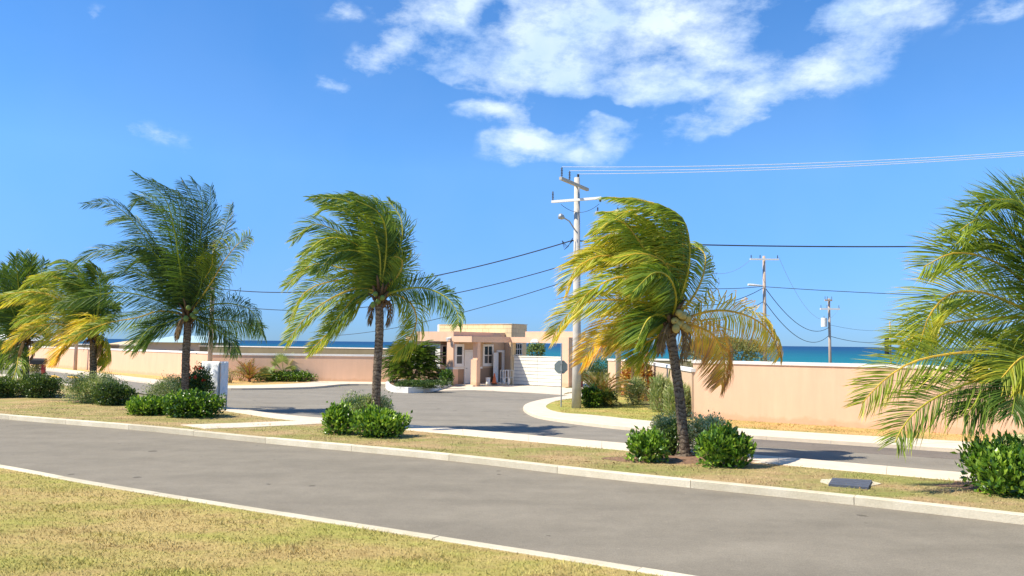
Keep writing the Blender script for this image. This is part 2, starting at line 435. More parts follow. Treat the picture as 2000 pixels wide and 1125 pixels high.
ys = [-60, -10, 20, 50, 78, 84, 90, 95, 100, 130, 160, 190, 197, 205, 212]
xs = np.linspace(-260, 260, 27)
mb = MB(); vs = [(x, y, land_height(x, y)) for y in ys for x in xs]; nx = len(xs)
mb.add(vs, [(j * nx + i, j * nx + i + 1, (j + 1) * nx + i + 1, (j + 1) * nx + i) for j in range(len(ys) - 1) for i in range(nx - 1)])
mb.build('ground', M_LAND, kind='structure')


def sea_b(t, b, geo):
    s = t.nodes.new('ShaderNodeSeparateXYZ'); t.links.new(geo.outputs['Position'], s.inputs[0])
    d = mth(t, 'LOGARITHM', mth(t, 'MAXIMUM', s.outputs[1], 100), 10.0)
    d = mth(t, 'ADD', d, mth(t, 'MULTIPLY', mth(t, 'SUBTRACT', pos_noise(t, geo, .004, 5, .6, stretch=((1, 1, 1), 0)), .5), .5))
    d = mth(t, 'MULTIPLY', mth(t, 'SUBTRACT', d, 2.2), .6)
    c = ramp(t, d, [(0, (.015, .24, .25)), (.22, (.005, .145, .19)), (.45, (.003, .09, .16)), (.62, (.004, .06, .15)), (1, (.004, .045, .13))])
    wv_ = pos_noise(t, geo, .35, 8, .75, stretch=((.35, 1, 1), 0)); c = mixc(t, 1.0, c, ramp(t, wv_, [(.3, .78), (.7, 1.22)]), 'MULTIPLY')
    fo = mth(t, 'ADD', mth(t, 'MULTIPLY', pos_noise(t, geo, .06, 8, .8, stretch=((.25, 1, 1), 0)), 1), 0)
    c = mixc(t, ramp(t, fo, [(.70, 0.0), (.74, .7)]), c, (.7, .75, .75))
    t.links.new(c, b.inputs['Base Color'])
    bp = t.nodes.new('ShaderNodeBump'); bp.inputs['Strength'].default_value = .5; bp.inputs['Distance'].default_value = .6
    t.links.new(pos_noise(t, geo, .8, 6, .7), bp.inputs['Height']); t.links.new(bp.outputs[0], b.inputs['Normal'])
M_SEA = mat('sea_water', (.02, .15, .22), .55, spec=.12, build=sea_b)
mb = MB(); W = 30000
sy = [150, 300, 600, 1200, 3000, 8000, 30000]
mb.add([(x, y, -4) for y in sy for x in (-W, 0, W)], [(j * 3 + i, j * 3 + i + 1, j * 3 + i + 4, j * 3 + i + 3) for j in range(len(sy) - 1) for i in range(2)])
mb.build('sea', M_SEA, kind='structure')

# asphalt sheets
near_road_near = gl([(-500, 845), (-250, 874), (0, 914), (189, 949), (520, 1003), (900, 1063), (1290, 1125), (1800, 1213), (2600, 1370)])
near_road_far = gl([(-500, 772), (-250, 793), (0, 818), (264, 840), (520, 866), (850, 897), (1180, 935), (1590, 978), (2000, 1025), (2600, 1100)])
mb = poly_prism(near_road_near + near_road_far[::-1], 0, 0.0)
mb.build('road', M_ROAD, kind='structure')
far_poly = gl([(-500, 700), (91, 716), (345, 746), (437, 750), (578, 746), (729, 738), (860, 745), (1003, 752), (1117, 760), (1200, 800), (1480, 838), (2200, 890)], 0) + \
    gl([(2200, 975), (1900, 942), (1470, 903), (1220, 880), (800, 841), (560, 820), (440, 803), (130, 753), (-500, 715)], 0)
mb = poly_prism(far_poly, 0, 0.004); mb.build('street', M_ROAD2, kind='structure')
pt = gl([(1217, 832), (1463, 849), (1893, 878), (2200, 900)], .004) + gl([(2200, 925), (1893, 899), (1470, 872), (1262, 862)], .004)
poly_prism(pt, .004, .009).build('street_patch', M_PATCH, kind='structure')
for q in ([(92, 734), (108, 733), (118, 737), (98, 738)], [(130, 735), (148, 735), (156, 738.5), (138, 739)]):
    tag(poly_prism([tuple(G(x, y, .004))[:2] for x, y in q], .004, .012).build('road_marking', M_YELLOW), kind='structure')

# foreground lawn
NK = near_road_near
lawn_pts = [(-45, -8)] + [tuple(p) for p in NK] + [(30, -8)]


def offset_line(L, d):
    out = []
    for i, p in enumerate(L):
        a = L[max(i - 1, 0)]; b = L[min(i + 1, len(L) - 1)]; t = np.array(b) - np.array(a); t = t / np.linalg.norm(t)
        out.append(np.array(p) + d * np.array((-t[1], t[0])))
    return out


nk_in = offset_line(NK, -.17)
lawn = [tuple(p) for p in nk_in]
lawn = [(-30, lawn[0][1])] + lawn + [(lawn[-1][0], -12), (-30, -12)]
poly_prism(lawn, -.02, .05).build('lawn', M_GRASS, kind='structure')


def kerb(name, L0, L1, z0, z1, seg, matl, label, piece='kerb_stone', gap=.012, jitter=.004):
    """pieces laid between two parallel lines"""
    root = empty(name, (0, 0, 0), kind='structure')
    A = np.array([p[:2] for p in L0]); B = np.array([p[:2] for p in L1])
    def param(L):
        s = np.concatenate([[0], np.cumsum(np.linalg.norm(np.diff(L, axis=0), axis=1))]); return s
    sA, sB = param(A), param(B)
    n = max(1, int(round(sA[-1] / seg)))
    for k in range(n):
        u0 = k / n + gap / 2 / sA[-1]; u1 = (k + 1) / n - gap / 2 / sA[-1]
        us = np.linspace(u0, u1, max(2, int(seg / .5) + 1))
        a = [(np.interp(u * sA[-1], sA, A[:, 0]), np.interp(u * sA[-1], sA, A[:, 1])) for u in us]
        b = [(np.interp(u * sB[-1], sB, B[:, 0]), np.interp(u * sB[-1], sB, B[:, 1])) for u in us]
        dz = random.uniform(-jitter, jitter)
        m = len(us); c = .012
        vs = []
        for i in range(m):
            pa, pb = np.array(a[i]), np.array(b[i]); w = (pb - pa) / max(1e-6, np.linalg.norm(pb - pa))
            q0, q1 = pa + w * c, pb - w * c
            vs += [(pa[0], pa[1], z0), (pa[0], pa[1], z1 + dz - c), (q0[0], q0[1], z1 + dz), (q1[0], q1[1], z1 + dz), (pb[0], pb[1], z1 + dz - c), (pb[0], pb[1], z0)]
        fs = []
        for i in range(m - 1):
            for j in range(5): fs.append((i * 6 + j, (i + 1) * 6 + j, (i + 1) * 6 + j + 1, i * 6 + j + 1))
        fs += [tuple(range(6)), tuple((m - 1) * 6 + j for j in range(6))[::-1]]
        mbk = MB().add(vs, fs); part(mbk, piece, matl, root)
    return root


kerb('lawn_kerb', NK, nk_in, -.02, .075, 3.0, M_CONC, None)

# median with its kerb
mk_out = near_road_far
mk_in = offset_line(mk_out, .2)
kerb('median_kerb', mk_out, mk_in, -.02, .15, 3.0, M_CONC, None)
walk_lo = gl([(-500, 712), (-100, 728), (60, 742), (265, 779), (440, 803), (560, 820), (800, 841), (1220, 880), (1470, 903), (1900, 942), (2600, 1005)], HZ)
walk_up = gl([(-500, 708), (-100, 724), (60, 738), (265, 774.5), (440, 795), (560, 810.5), (800, 830), (1220, 866), (1480, 889), (1900, 925), (2600, 982)], HZ)
kerb('median_footpath', walk_up, walk_lo, -.02, HZ + .012, 2.4, M_WALK, None, 'paving_slab', .007, .003)
med = [tuple(p) for p in mk_in] + [tuple(p) for p in walk_lo[::-1]]
poly_prism(med, -.02, HZ).build('median', M_GRASS2, kind='structure')
cp = gl([(352, 829), (480, 825), (622, 819.5)], HZ + .02), gl([(400, 836.5), (520, 832), (640, 826)], HZ + .02)
kerb('crossing_path', cp[0], cp[1], .05, HZ + .018, 2.4, M_WALK, None, 'paving_slab', .007, .002)

# far verges: left, right with gate island
fk_lo = gl([(-500, 688), (-200, 702), (0, 712), (91, 722), (297, 747), (338, 752), (437, 758), (600, 756), (678, 750), (756, 750)], HZ)
fk_up = gl([(-500, 684), (-200, 698), (0, 708), (91, 717.5), (310, 741.5), (345, 746), (437, 753), (578, 749), (667, 740), (760, 740)], HZ)
kerb('far_footpath', fk_lo, fk_up, -.02, HZ + .012, 2.4, M_WALK, None, 'paving_slab', .007, .003)
verge = [tuple(p) for p in fk_up] + [(-5, 58), (-5, 77.5), (-180, 77.5), (-180, 60)]
poly_prism(verge, -.02, HZ).build('verge', M_VERGE, kind='structure')
# driveway apron at the gatehouse
dr = gl([(840, 763.5), (930, 762), (1000, 765), (1060, 768), (1118, 772)], .03, sm=True) + gl([(1150, 766), (1117, 759), (1003, 751), (900, 745), (840, 750)], .03, sm=False)
poly_prism(dr, -.01, .03).build('driveway', M_WALK, kind='structure')
dback = [(-4, 50.2), (5.0, 45.0), (9, 48), (9, 60), (-4, 60)]
poly_prism(dback, -.01, .02).build('gate_yard', M_WALK, kind='structure')
isl_out = gl([(1150, 764), (1116, 771.5), (1060, 780), (1030, 788), (1022, 796.5), (1035, 806), (1062, 814), (1150, 826), (1263, 837), (1463, 850), (1893, 878), (2300, 906), (2900, 948)], HZ, .4)
isl_in = gl([(1165, 770), (1140, 775), (1090, 782.5), (1070, 790), (1067, 796), (1078, 802), (1100, 807), (1156, 811), (1276, 823), (1426, 835.5), (1893, 863.5), (2300, 890), (2900, 932)], HZ, .4)
kerb('gate_footpath', isl_out, isl_in, -.02, HZ + .012, 1.8, M_WALK, None, 'paving_slab', .007, .003)
isl = [tuple(p) for p in isl_in] + [(40, 20), (40, 30), (25, 45), (12, 52), (5.3, 49)]
poly_prism(isl, -.02, HZ).build('gate_lawn', M_GRASS3, kind='structure')
# sandy strip between the right hand wall and the footpath
ss = gl([(1330, 826.5), (1430, 834.5), (1893, 862.5), (2300, 889), (2900, 930)], HZ) + gl([(2900, 900), (2000, 855), (1356, 814)], HZ)
poly_prism(ss, HZ, HZ + .006).build('sandy_strip', M_VERGE, kind='structure')

# soil under the shrubs of the median


def soil_patch(px, py, rx, ry):
    c = G(px, py, HZ); pts = []
    for k in range(28):
        a = 2 * math.pi * k / 28; r = 1 + random.uniform(-.16, .16)
        pts.append((c.x + math.cos(a) * rx * r, c.y + math.sin(a) * ry * r))
    vs = [(c.x, c.y, HZ + .05)] + [(x * .45 + c.x * .55, y * .45 + c.y * .55, HZ + .035) for x, y in pts] + [(x, y, HZ + .003) for x, y in pts]
    fs = []
    for k in range(28):
        j = (k + 1) % 28
        fs += [(0, 1 + k, 1 + j), (1 + k, 29 + k, 29 + j, 1 + j)]
    MB().add(vs, fs).build('soil', M_SOIL, smooth=True, kind='structure')


for a in [(1340, 897, 1.75, .75), (712, 838, 1.35, .6), (345, 800, 2.0, .8), (195, 783, 1.5, .7), (75, 773, 1.3, .6), (2010, 952, 1.6, .7)]: soil_patch(*a)

# ------------------------------------------------------------------ grass blades


def inside(poly, P):
    x, y = P[:, 0], P[:, 1]; r = np.zeros(len(P), bool); n = len(poly); j = n - 1
    for i in range(n):
        xi, yi = poly[i]; xj, yj = poly[j]
        c = ((yi > y) != (yj > y)) & (x < (xj - xi) * (y - yi) / (yj - yi + 1e-12) + xi); r ^= c; j = i
    return r


def blades(name, poly, z, n, h, w, matl, box, label=None):
    P = np.column_stack([rng.uniform(box[0], box[1], n), rng.uniform(box[2], box[3], n)])
    # denser close to the camera
    keep = rng.random(n) < np.clip((box[2] + 1.0) / P[:, 1], .0, 1) ** 1.2
    P = P[keep & inside(poly, P)]; n = len(P)
    cl = .6 + .8 * (np.sin(P[:, 0] * 3.1 + np.sin(P[:, 1] * 2.3) * 2) * .5 + .5) * (np.sin(P[:, 1] * 4.7 + P[:, 0]) * .5 + .5)
    a = rng.uniform(0, 2 * np.pi, n); hh = h * rng.uniform(.4, 1.2, n) * cl; ln = hh * rng.uniform(.2, 1.6, n); b = rng.uniform(0, 2 * np.pi, n)
    V = np.zeros((n, 3, 3)); ww = w * rng.uniform(.6, 1.3, n)
    V[:, 0, 0] = P[:, 0] - np.cos(a) * ww; V[:, 0, 1] = P[:, 1] - np.sin(a) * ww
    V[:, 1, 0] = P[:, 0] + np.cos(a) * ww; V[:, 1, 1] = P[:, 1] + np.sin(a) * ww
    V[:, 2, 0] = P[:, 0] + np.cos(b) * ln; V[:, 2, 1] = P[:, 1] + np.sin(b) * ln
    V[:, :2, 2] = z - .004; V[:, 2, 2] = z + hh
    m = MB().arr(V, np.arange(n * 3).reshape(-1, 3), np.zeros(n * 3))
    return m.build(name, matl, kind='stuff', label=label, cat='grass')


blades('grass', lawn, .05, 260000, .045, .007, M_GBLADE, (-13, 3.5, 6.5, 18), 'dry yellow mown grass of the foreground lawn below the road')
blades('grass', med, HZ, 240000, .05, .008, M_GBLADE2, (-20, 14, 11.5, 34), 'dry mown grass on the median between road and street')
blades('grass', isl, HZ, 50000, .045, .012, M_GRASS3, (2, 12, 24, 44), 'greener mown grass on the lawn beside the gate')
ssp = [tuple(p) for p in ss]
blades('grass', ssp, HZ, 40000, .06, .012, M_VERGE, (6, 22, 15, 31), 'straw coloured tufts along the foot of the long peach wall')

# ------------------------------------------------------------------ walls


def wall(A, B, h, thick, matl, capm, label, caph=.11, side=1, cat='wall', over=.04, z0=0.0):
    A = Vector((A[0], A[1], 0)); B = Vector((B[0], B[1], 0)); u = (B - A).normalized(); n = Vector((-u.y, u.x, 0)) * side
    root = empty('boundary_wall', tuple(A), label=label, cat=cat)
    def bx(s0, s1, t0, t1, za, zb):
        m = MB(); vs = [tuple(A + u * s + n * t + Vector((0, 0, z))) for s in (s0, s1) for t in (t0, t1) for z in (za, zb)]
        m.add(vs, [(0, 1, 3, 2), (4, 6, 7, 5), (0, 4, 5, 1), (2, 3, 7, 6), (0, 2, 6, 4), (1, 5, 7, 3)]); return m
    L = (B - A).length
    part(bx(0, L, 0, thick, z0, h - caph), 'panel', matl, root)
    k = max(1, int(L / 6)); 
    for i in range(k):
        part(bx(L * i / k + (.004 if i else -over), L * (i + 1) / k - (.004 if i < k - 1 else -over), -over, thick + over, h - caph, h), 'coping', capm, root)
    return root


wa = G(1354, 816, HZ); wb = G(2000, 857, HZ); wu = (wb - wa).normalized()
wall(wa, wa + wu * 26, 2.24, .2, M_PEACH, M_CAP, 'long plain peach wall with white coping running off the right of the photo', .11)
# wall running back towards the gate, face to the left
w2a = Vector((6.72, 28.7)); w2b = Vector((6.95, 42.0))
wall(w2a, w2b, 1.93, .2, M_PEACH_SHADE, M_CAP, 'short receding peach wall behind the red and green shrubs, left of the long wall', .13, side=-1)
w3a = Vector((5.5, 43.8)); w3b = Vector((6.9, 42.2))
wall(w3a, w3b, 1.97, .2, M_PEACH, M_CAP, 'narrow peach wall end behind the croton shrubs beside the pale pole', .1)
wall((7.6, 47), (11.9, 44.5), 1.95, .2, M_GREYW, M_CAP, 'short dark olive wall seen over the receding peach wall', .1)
# left walls
l1 = G(60, 713, HZ); l2 = D(405, 746, 51.5); l3 = D(770, 746, 51.6)
l0 = l1 + (l1 - l2).normalized() * 25
wall(l0, l2, 2.0, .2, M_PEACH, M_CAP, 'peach wall with white coping slanting away behind the left palms', .13)
wall(Vector((l2.x + .06, l2.y, 0)), l3, 1.93, .2, M_PEACH, M_CAP, 'peach wall behind the olive hedge and fan palm, left of the gatehouse', .13)
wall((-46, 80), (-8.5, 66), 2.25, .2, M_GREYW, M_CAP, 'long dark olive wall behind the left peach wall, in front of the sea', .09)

# ------------------------------------------------------------------ gatehouse
C1 = Vector((-3.72, 49.4, 0)); U = Vector((.799, -.602, 0)).normalized(); V_ = Vector((.602, .799, 0)).normalized()


def H(s, t, z): return C1 + U * s + V_ * t + Vector((0, 0, z))


def hbox(s0, s1, t0, t1, z0, z1, mb=None):
    mb = mb or MB()
    vs = [tuple(H(s, t, z)) for s in (s0, s1) for t in (t0, t1) for z in (z0, z1)]
    return mb.add(vs, [(0, 1, 3, 2), (4, 6, 7, 5), (0, 4, 5, 1), (2, 3, 7, 6), (0, 2, 6, 4), (1, 5, 7, 3)])


gh = empty('gatehouse', tuple(C1), label='peach flat-roofed gatehouse with bay windows, porch and cream stone block on its roof', cat='gatehouse')
mb = MB(); hbox(-.55, 0, 0, .5, 0, 2.87, mb); part(mb, 'pilaster', M_PEACH, gh)
mb = MB()
for (t0, t1, z0, z1) in ((.502, 4.55, 1.1, 2.85), (4.55, 5.05, 2.16, 2.85), (5.05, 5.39, 1.1, 2.85)): hbox(-.2, -.002, t0, t1, z0, z1, mb)
hbox(-4.0, -.2, 5.2, 5.39, 0, 2.85, mb); hbox(-4.2, -4.0, 1.3, 5.39, 0, 2.85, mb)
hbox(-1.42, -.2, 1.0, 1.2, 0, 2.85, mb)
part(mb, 'wall', M_PEACH_SHADE, gh)
mb = MB(); hbox(-.2, -.002, .502, 4.55, .12, 1.1, mb); hbox(-.2, -.002, 5.05, 5.39, .12, 1.1, mb); part(mb, 'lower_wall', M_BROWN, gh)
mb = MB(); hbox(-4.0, -1.42, .35, 1.22, 1.2, 2.86, mb); part(mb, 'bay', M_PEACH_SHADE, gh)
mb = MB(); hbox(-3.98, -1.44, .37, 1.2, 0, 1.08, mb); part(mb, 'bay_base', M_BROWN, gh)
mb = MB(); hbox(-4.05, -1.38, .31, 1.25, 1.08, 1.2, mb); part(mb, 'band', M_WHITE, gh)
for q in ((-1.38, -.60, .955, .998), (-.59, .035, -.035, .46), (0.0, .035, .462, 1.06), (0, .035, 2.3, 2.96)): part(hbox(*q, 1.08, 1.2), 'band', M_WHITE, gh)
mb = MB(); hbox(-3.3, .02, -.03, 5.395, 2.87, 3.5, mb); part(mb, 'roof', M_PEACH, gh)
mb = MB(); hbox(-4.25, -3.302, -.03, 5.3, 2.9, 3.2, mb); part(mb, 'side_roof', M_PEACH, gh)
mb = MB(); hbox(.022, 1.55, -.03, 4.0, 2.83, 3.2, mb); part(mb, 'porch_roof', M_PEACH, gh)
mb = MB(); hbox(1.12, 1.5, .62, .92, .0, 2.829, mb); part(mb, 'column', M_PEACH, gh)
mb = MB(); hbox(1.06, 1.54, .5, .76, .0, 1.72, mb); part(mb, 'column_lit_part', M_PEACH, gh)  # added block shaping the sunlit lower part of the column
mb = MB(); hbox(-.0, 1.45, .25, 5.38, .0, .12, mb); part(mb, 'porch_floor', M_WALK, gh)
mb = MB(); hbox(-4.0, .3, .5, 5.3, .0, .08, mb); part(mb, 'floor', M_WALK, gh)
# stone block: courses of individual stones on a core
T0, TS0, TS1, TT1 = 5.42, -6.2, .58, 7.23
mb = MB(); hbox(TS0 + .03, TS1 - .03, T0 + .03, TT1, 0, 4.08, mb); tower = part(mb, 'stone_block', M_CREAM, gh)
courses = np.linspace(3.2, 4.1, 4)
stone_shared = None
def stone(s0, s1, t0, t1, z0, z1):
    part(hbox(s0, s1, t0, t1, z0, z1), 'stone', M_CREAM, tower)
for ci in range(3):
    z0, z1 = courses[ci] + .008, courses[ci + 1] - .008
    off = .35 * (ci % 2); s = TS0
    edges = [TS0] + [TS0 + .55 * k + off for k in range(1, 12)] + [TS1]
    for a, b in zip(edges[:-1], edges[1:]): stone(a + .008, b - .008, T0 - .0 - random.uniform(0, .012), T0 + .03, z0, z1)
    te = [T0 + .035, T0 + .5 + off, T0 + 1.05 + off * .6, TT1]
    for a, b in zip(te[:-1], te[1:]): stone(TS1 - .03, TS1 + random.uniform(0, .012), a + .008, b - .008, z0, z1)
part(hbox(TS0 - .03, TS1 + .04, T0 - .04, TT1 + .02, 4.105, 4.14), 'stone_coping', M_CREAM, tower)
part(hbox(TS0 - .35, TS0 - .04, T0 + .2, T0 + .6, 3.0, 4.12), 'tower_pilaster', M_WHITE, gh)  # added white upright standing for the pale lit edge of the block
mb = MB(); hbox(.0, TS1 - .032, T0 - .004, T0 + .026, 0, 2.8, mb); part(mb, 'tower_shade', M_PEACH_SHADE, gh)  # thin tan sheet colouring in the shade on the tower front
# gate portal
mb = MB(); hbox(1.552, 6.2, 4.0, 4.45, 2.83, 3.2, mb); part(mb, 'gate_beam', M_PEACH, gh)
mb = MB(); hbox(2.35, 6.2, 4.6, 4.9, 3.2, 3.58, mb); hbox(2.35, 6.2, 4.452, 7.0, 2.95, 3.199, mb); part(mb, 'gate_roof', M_PEACH, gh)
mb = MB(); hbox(1.55, 1.72, 4.05, 4.4, 0, 2.829, mb); part(mb, 'gate_post', M_CREAM, gh)
mb = MB(); hbox(5.68, 6.2, 4.0, 4.42, 0, 2.829, mb); part(mb, 'gate_column', M_PEACH, gh)
# half-round lamp on the beam
mb = MB(); vs = []; K = 10
for k in range(K + 1):
    a = math.pi * k / K
    for t in (3.86, 3.995): vs.append(tuple(H(3.6 - math.cos(a) * .3, t, 2.86 + math.sin(a) * .22)))
mb.add(vs, [(2 * k, 2 * k + 1, 2 * k + 3, 2 * k + 2) for k in range(K)] + [tuple(range(0, 2 * K + 2, 2))])
part(mb, 'beam_lamp', M_WHITE, gh)


def window(face, a0, a1, z0, z1, at, fw=.1, mull=0, parent=gh, bars=False):
    """face 'v' looks to -v at t=at with a along s; face 'u' looks to +u at s=at with a along t"""
    def b(m, x0, x1, d0, d1, za, zb):
        if face == 'v': hbox(x0, x1, at - d1, at - d0, za, zb, m)
        else: hbox(at + d0, at + d1, x0, x1, za, zb, m)
    m = MB(); zm = z0 + (z1 - z0) * .48
    b(m, a0, a0 + fw, 0, .06, z0, z1); b(m, a1 - fw, a1, 0, .06, z0, z1)
    b(m, a0 + fw, a1 - fw, 0, .06, z0, z0 + fw); b(m, a0 + fw, a1 - fw, 0, .06, z1 - fw, z1)
    b(m, a0 + fw, a1 - fw, 0, .055, zm - .03, zm + .03)
    xs_ = [a0 + fw + (a1 - a0 - 2 * fw) * (k + 1) / (mull + 1) for k in range(mull)]
    for x in xs_: b(m, x - .025, x + .025, 0, .054, z0 + fw, zm - .03); b(m, x - .025, x + .025, 0, .054, zm + .03, z1 - fw)
    o = part(m, 'window', M_WHITE, parent)
    m = MB(); b(m, a0 + fw + .002, a1 - fw - .002, .004, .02, zm + .03, z1 - fw); part(m, 'pane', M_GLASS, o)
    m = MB(); b(m, a0 + fw + .002, a1 - fw - .002, .004, .024, z0 + fw, zm - .03); part(m, 'pane', M_GLASS2, o)
    m = MB(); b(m, a0 - .03, a1 + .03, 0, .1, z0 - .05, z0 - .002); part(m, 'sill', M_WHITE, o)
    return o


window('v', -3.95, -2.85, 1.27, 2.62, .35, .09, 0)
window('v', -2.80, -1.72, 1.27, 2.62, .35, .09, 0)
mb = MB(); hbox(-1.70, -1.40, .29, .35, 1.2, 2.62, mb); part(mb, 'corner_board', M_WHITE, gh)
window('u', .42, .95, 1.27, 2.62, -1.42, .08)
window('u', .12, 1.0, 1.27, 2.7, .0, .17)
window('u', 2.98, 4.1, 1.27, 2.7, .0, .15, 1)


def door(parent, s_at, t0, t1, z1, name='door'):
    m = MB(); hbox(s_at, s_at + .045, t0 + .1, t1 - .1, .13, z1 - .1, m)
    d = part(m, name, M_WHITE, parent)
    m = MB()
    for (a, b, c, e) in ((.2, .42, .3, 1.1), (.58, .8, .3, 1.1), (.2, .42, 1.25, 1.95), (.58, .8, 1.25, 1.95)):
        w = t1 - t0; hbox(s_at + .045, s_at + .055, t0 + w * a, t0 + w * b, c, e, m)
    part(m, 'door_panel', M_WHITE, d)
    part(MB().tube([H(s_at + .04, t0 + .17, 1.12), H(s_at + .12, t0 + .17, 1.12)], .03, 8), 'handle', M_METAL, d)
    m = MB(); hbox(s_at, s_at + .07, t0, t0 + .09, .12, z1, m); hbox(s_at, s_at + .07, t1 - .09, t1, .12, z1, m); hbox(s_at, s_at + .07, t0 + .09, t1 - .09, z1 - .09, z1, m)
    part(m, 'door_frame', M_WHITE, parent)
    return d


door(gh, .0, 1.08, 2.28, 2.32)
mb = MB(); hbox(0, .06, 5.06, 5.34, .12, 2.3, mb); hbox(0, .06, 4.5, 5.06, 2.16, 2.3, mb); hbox(0, .06, 4.44, 4.55, .12, 2.3, mb); part(mb, 'door_frame', M_WHITE, gh)
# open leaf swung out, seen nearly flat on
mb = MB(); a = H(.07, 4.5, .14); dirl = (Vector((-.42, -.9, 0))).normalized(); n_ = Vector((dirl.y, -dirl.x, 0)) * .04
lv = []
q0 = H(.09, 4.56, 0); q1 = H(.33, 3.78, 0)
for q in (q0, q1):
    for k in (-.02, .02):
        for z in (.14, 2.14): lv.append(tuple(q + U * k + V_ * k + Vector((0, 0, z))))
mb.add(lv, [(0, 1, 3, 2), (4, 6, 7, 5), (0, 4, 5, 1), (2, 3, 7, 6), (0, 2, 6, 4), (1, 5, 7, 3)])
od = part(mb, 'door', M_WHITE, gh, label='white door leaf standing open')
# barred window in the side of the stone block
mb = MB(); hbox(TS1 - .02, TS1 + .002, T0 + .35, T0 + 1.2, 1.6, 2.78, mb); w = part(mb, 'window', M_GLASS, gh)
for k in range(4): part(hbox(TS1 + .012, TS1 + .035, T0 + .35 + .27 * k, T0 + .385 + .27 * k, 1.6, 2.78), 'bar', M_WHITE, w)
for z in (1.6, 1.98, 2.36, 2.74): part(hbox(TS1 + .037, TS1 + .06, T0 + .33, T0 + 1.22, z, z + .04), 'bar', M_WHITE, w)

# flood lamps on the parapet
for (s, t, z, lb) in ((-.25, -.12, 3.05, 'small white flood lamp on the gatehouse corner above the pilaster'), (-3.45, -.12, 3.3, 'small white flood lamp at the left end of the gatehouse roof')):
    r = empty('flood_lamp', tuple(H(s, t, z)), label=lb, cat='lamp', group='flood lamps on the gatehouse')
    part(MB().tube([H(s, t + .1, z - .1), H(s, t, z - .02), H(s, t - .05, z)], .025, 6), 'bracket', M_WHITE, r)
    m = MB(); c0 = H(s, t, z); m.tube([c0 + Vector((.12, .05, .06)), c0, c0 + Vector((-.16, -.1, -.07))], [.05, .09, .12], 10); part(m, 'head', M_WHITE, r)

# sliding gate
gt = empty('sliding_gate', tuple(H(1.76, 4.2, 0)), label='white horizontal board gate closing the drive beside the gatehouse', cat='gate')
mb = MB(); hbox(1.76, 5.62, 4.18, 4.22, .06, 1.88, mb); part(mb, 'back_sheet', M_METAL, gt)
rows = 8; gs = [1.76, 3.69, 5.62]; src = None
for c in range(2):
    for r_ in range(rows):
        z0 = .08 + r_ * 1.8 / rows; z1 = z0 + 1.8 / rows - .03
        part(hbox(gs[c] + .012, gs[c + 1] - .012, 4.13, 4.18, z0, z1), 'board', M_WHITE2, gt)
mb = MB(); hbox(1.74, 5.64, 4.11, 4.24, 1.89, 1.96, mb); part(mb, 'top_rail', M_WHITE2, gt)
mb = MB(); hbox(1.74, 5.64, 4.15, 4.24, .03, .06, mb); part(mb, 'track', M_METAL, gt)

# things in the porch
b0 = D(953, 748, 49.9); b0.z = .12
bk = empty('bucket', tuple(b0), label='white plastic bucket on the porch floor left of the orange cone', cat='bucket')
m = MB().tube([b0, b0 + Vector((0, 0, .02)), b0 + Vector((0, 0, .42))], [.12, .13, .15], 14, cap=True); part(m, 'body', M_WHITE, bk, True)
m = MB().tube([b0 + Vector((0, 0, .40)), b0 + Vector((0, 0, .44))], [.162, .162], 14); part(m, 'rim', M_WHITE, bk)
b1 = D(965.5, 747, 50.4); b1.z = .12
cn = empty('traffic_cone', tuple(b1), label='orange traffic cone on a black base on the porch', cat='traffic cone')
part(MB().box(tuple(b1 + Vector((0, 0, .02))), (.2, .2, .02)), 'base', M_DARK, cn)
part(MB().tube([b1 + Vector((0, 0, .04)), b1 + Vector((0, 0, .1)), b1 + Vector((0, 0, .7))], [.17, .15, .03], 14), 'cone', M_ORANGE, cn, True)
# white pipe barrier
rk = empty('pipe_barrier', tuple(H(1.3, 2.2, .12)), label='white pipe barrier frame standing on the porch beside the cone', cat='barrier')
A0 = D(977, 750, 50.6); A0.z = .1; B0 = D(993, 750, 50.3); B0.z = .1; dv = B0 - A0
def pp(f, z, back=0): return A0 + dv * f + Vector((back * .3, back * .4, z))
m = MB()
for bk_ in (0, 1):
    for (a, b) in (((0, 0), (0, .92)), ((0, .92), (1, .92)), ((1, .92), (1, 0)), ((0, .45), (1, .45)), ((.35, .92), (.35, .1)), ((.62, .92), (.62, .1))):
        m.tube([pp(*a, back=bk_), pp(*b, back=bk_)], .018, 6)
part(m, 'frame', M_WHITE, rk)
for f in (.3, .85): part(MB().tube([pp(f, .02, .3), pp(f, .4, .3)], .07, 10), 'water_jug', M_WHITE, rk)
# red post behind the gate column
r0 = H(6.55, 5.0, 0)
rp = empty('red_post', tuple(r0), label='red post just right of the gate column behind the utility pole', cat='post')
part(MB().tube([r0, r0 + Vector((0, 0, 1.15))], .09, 10), 'shaft', M_RED, rp); part(MB().tube([r0 + Vector((0, 0, 1.15)), r0 + Vector((0, 0, 1.2))], [.1, .06], 10), 'cap', M_RED, rp)

# planter kerb with its ground
pl_out = gl([(886, 750.5), (868, 756), (840, 762.5), (800, 764.5), (770, 763), (755, 757), (757, 750.5), (790, 747)], .1, .4)
pl_in = offset_line(pl_out, -.22)
kerb('planter_kerb', pl_out, pl_in, -.02, .32, .9, M_CAP, None, 'kerb_block', .015, .008)
poly_prism([tuple(p) for p in pl_in] + [(-7, 54), (-4.6, 51)], -.01, .24).build('planter_soil', M_SOIL, kind='structure')

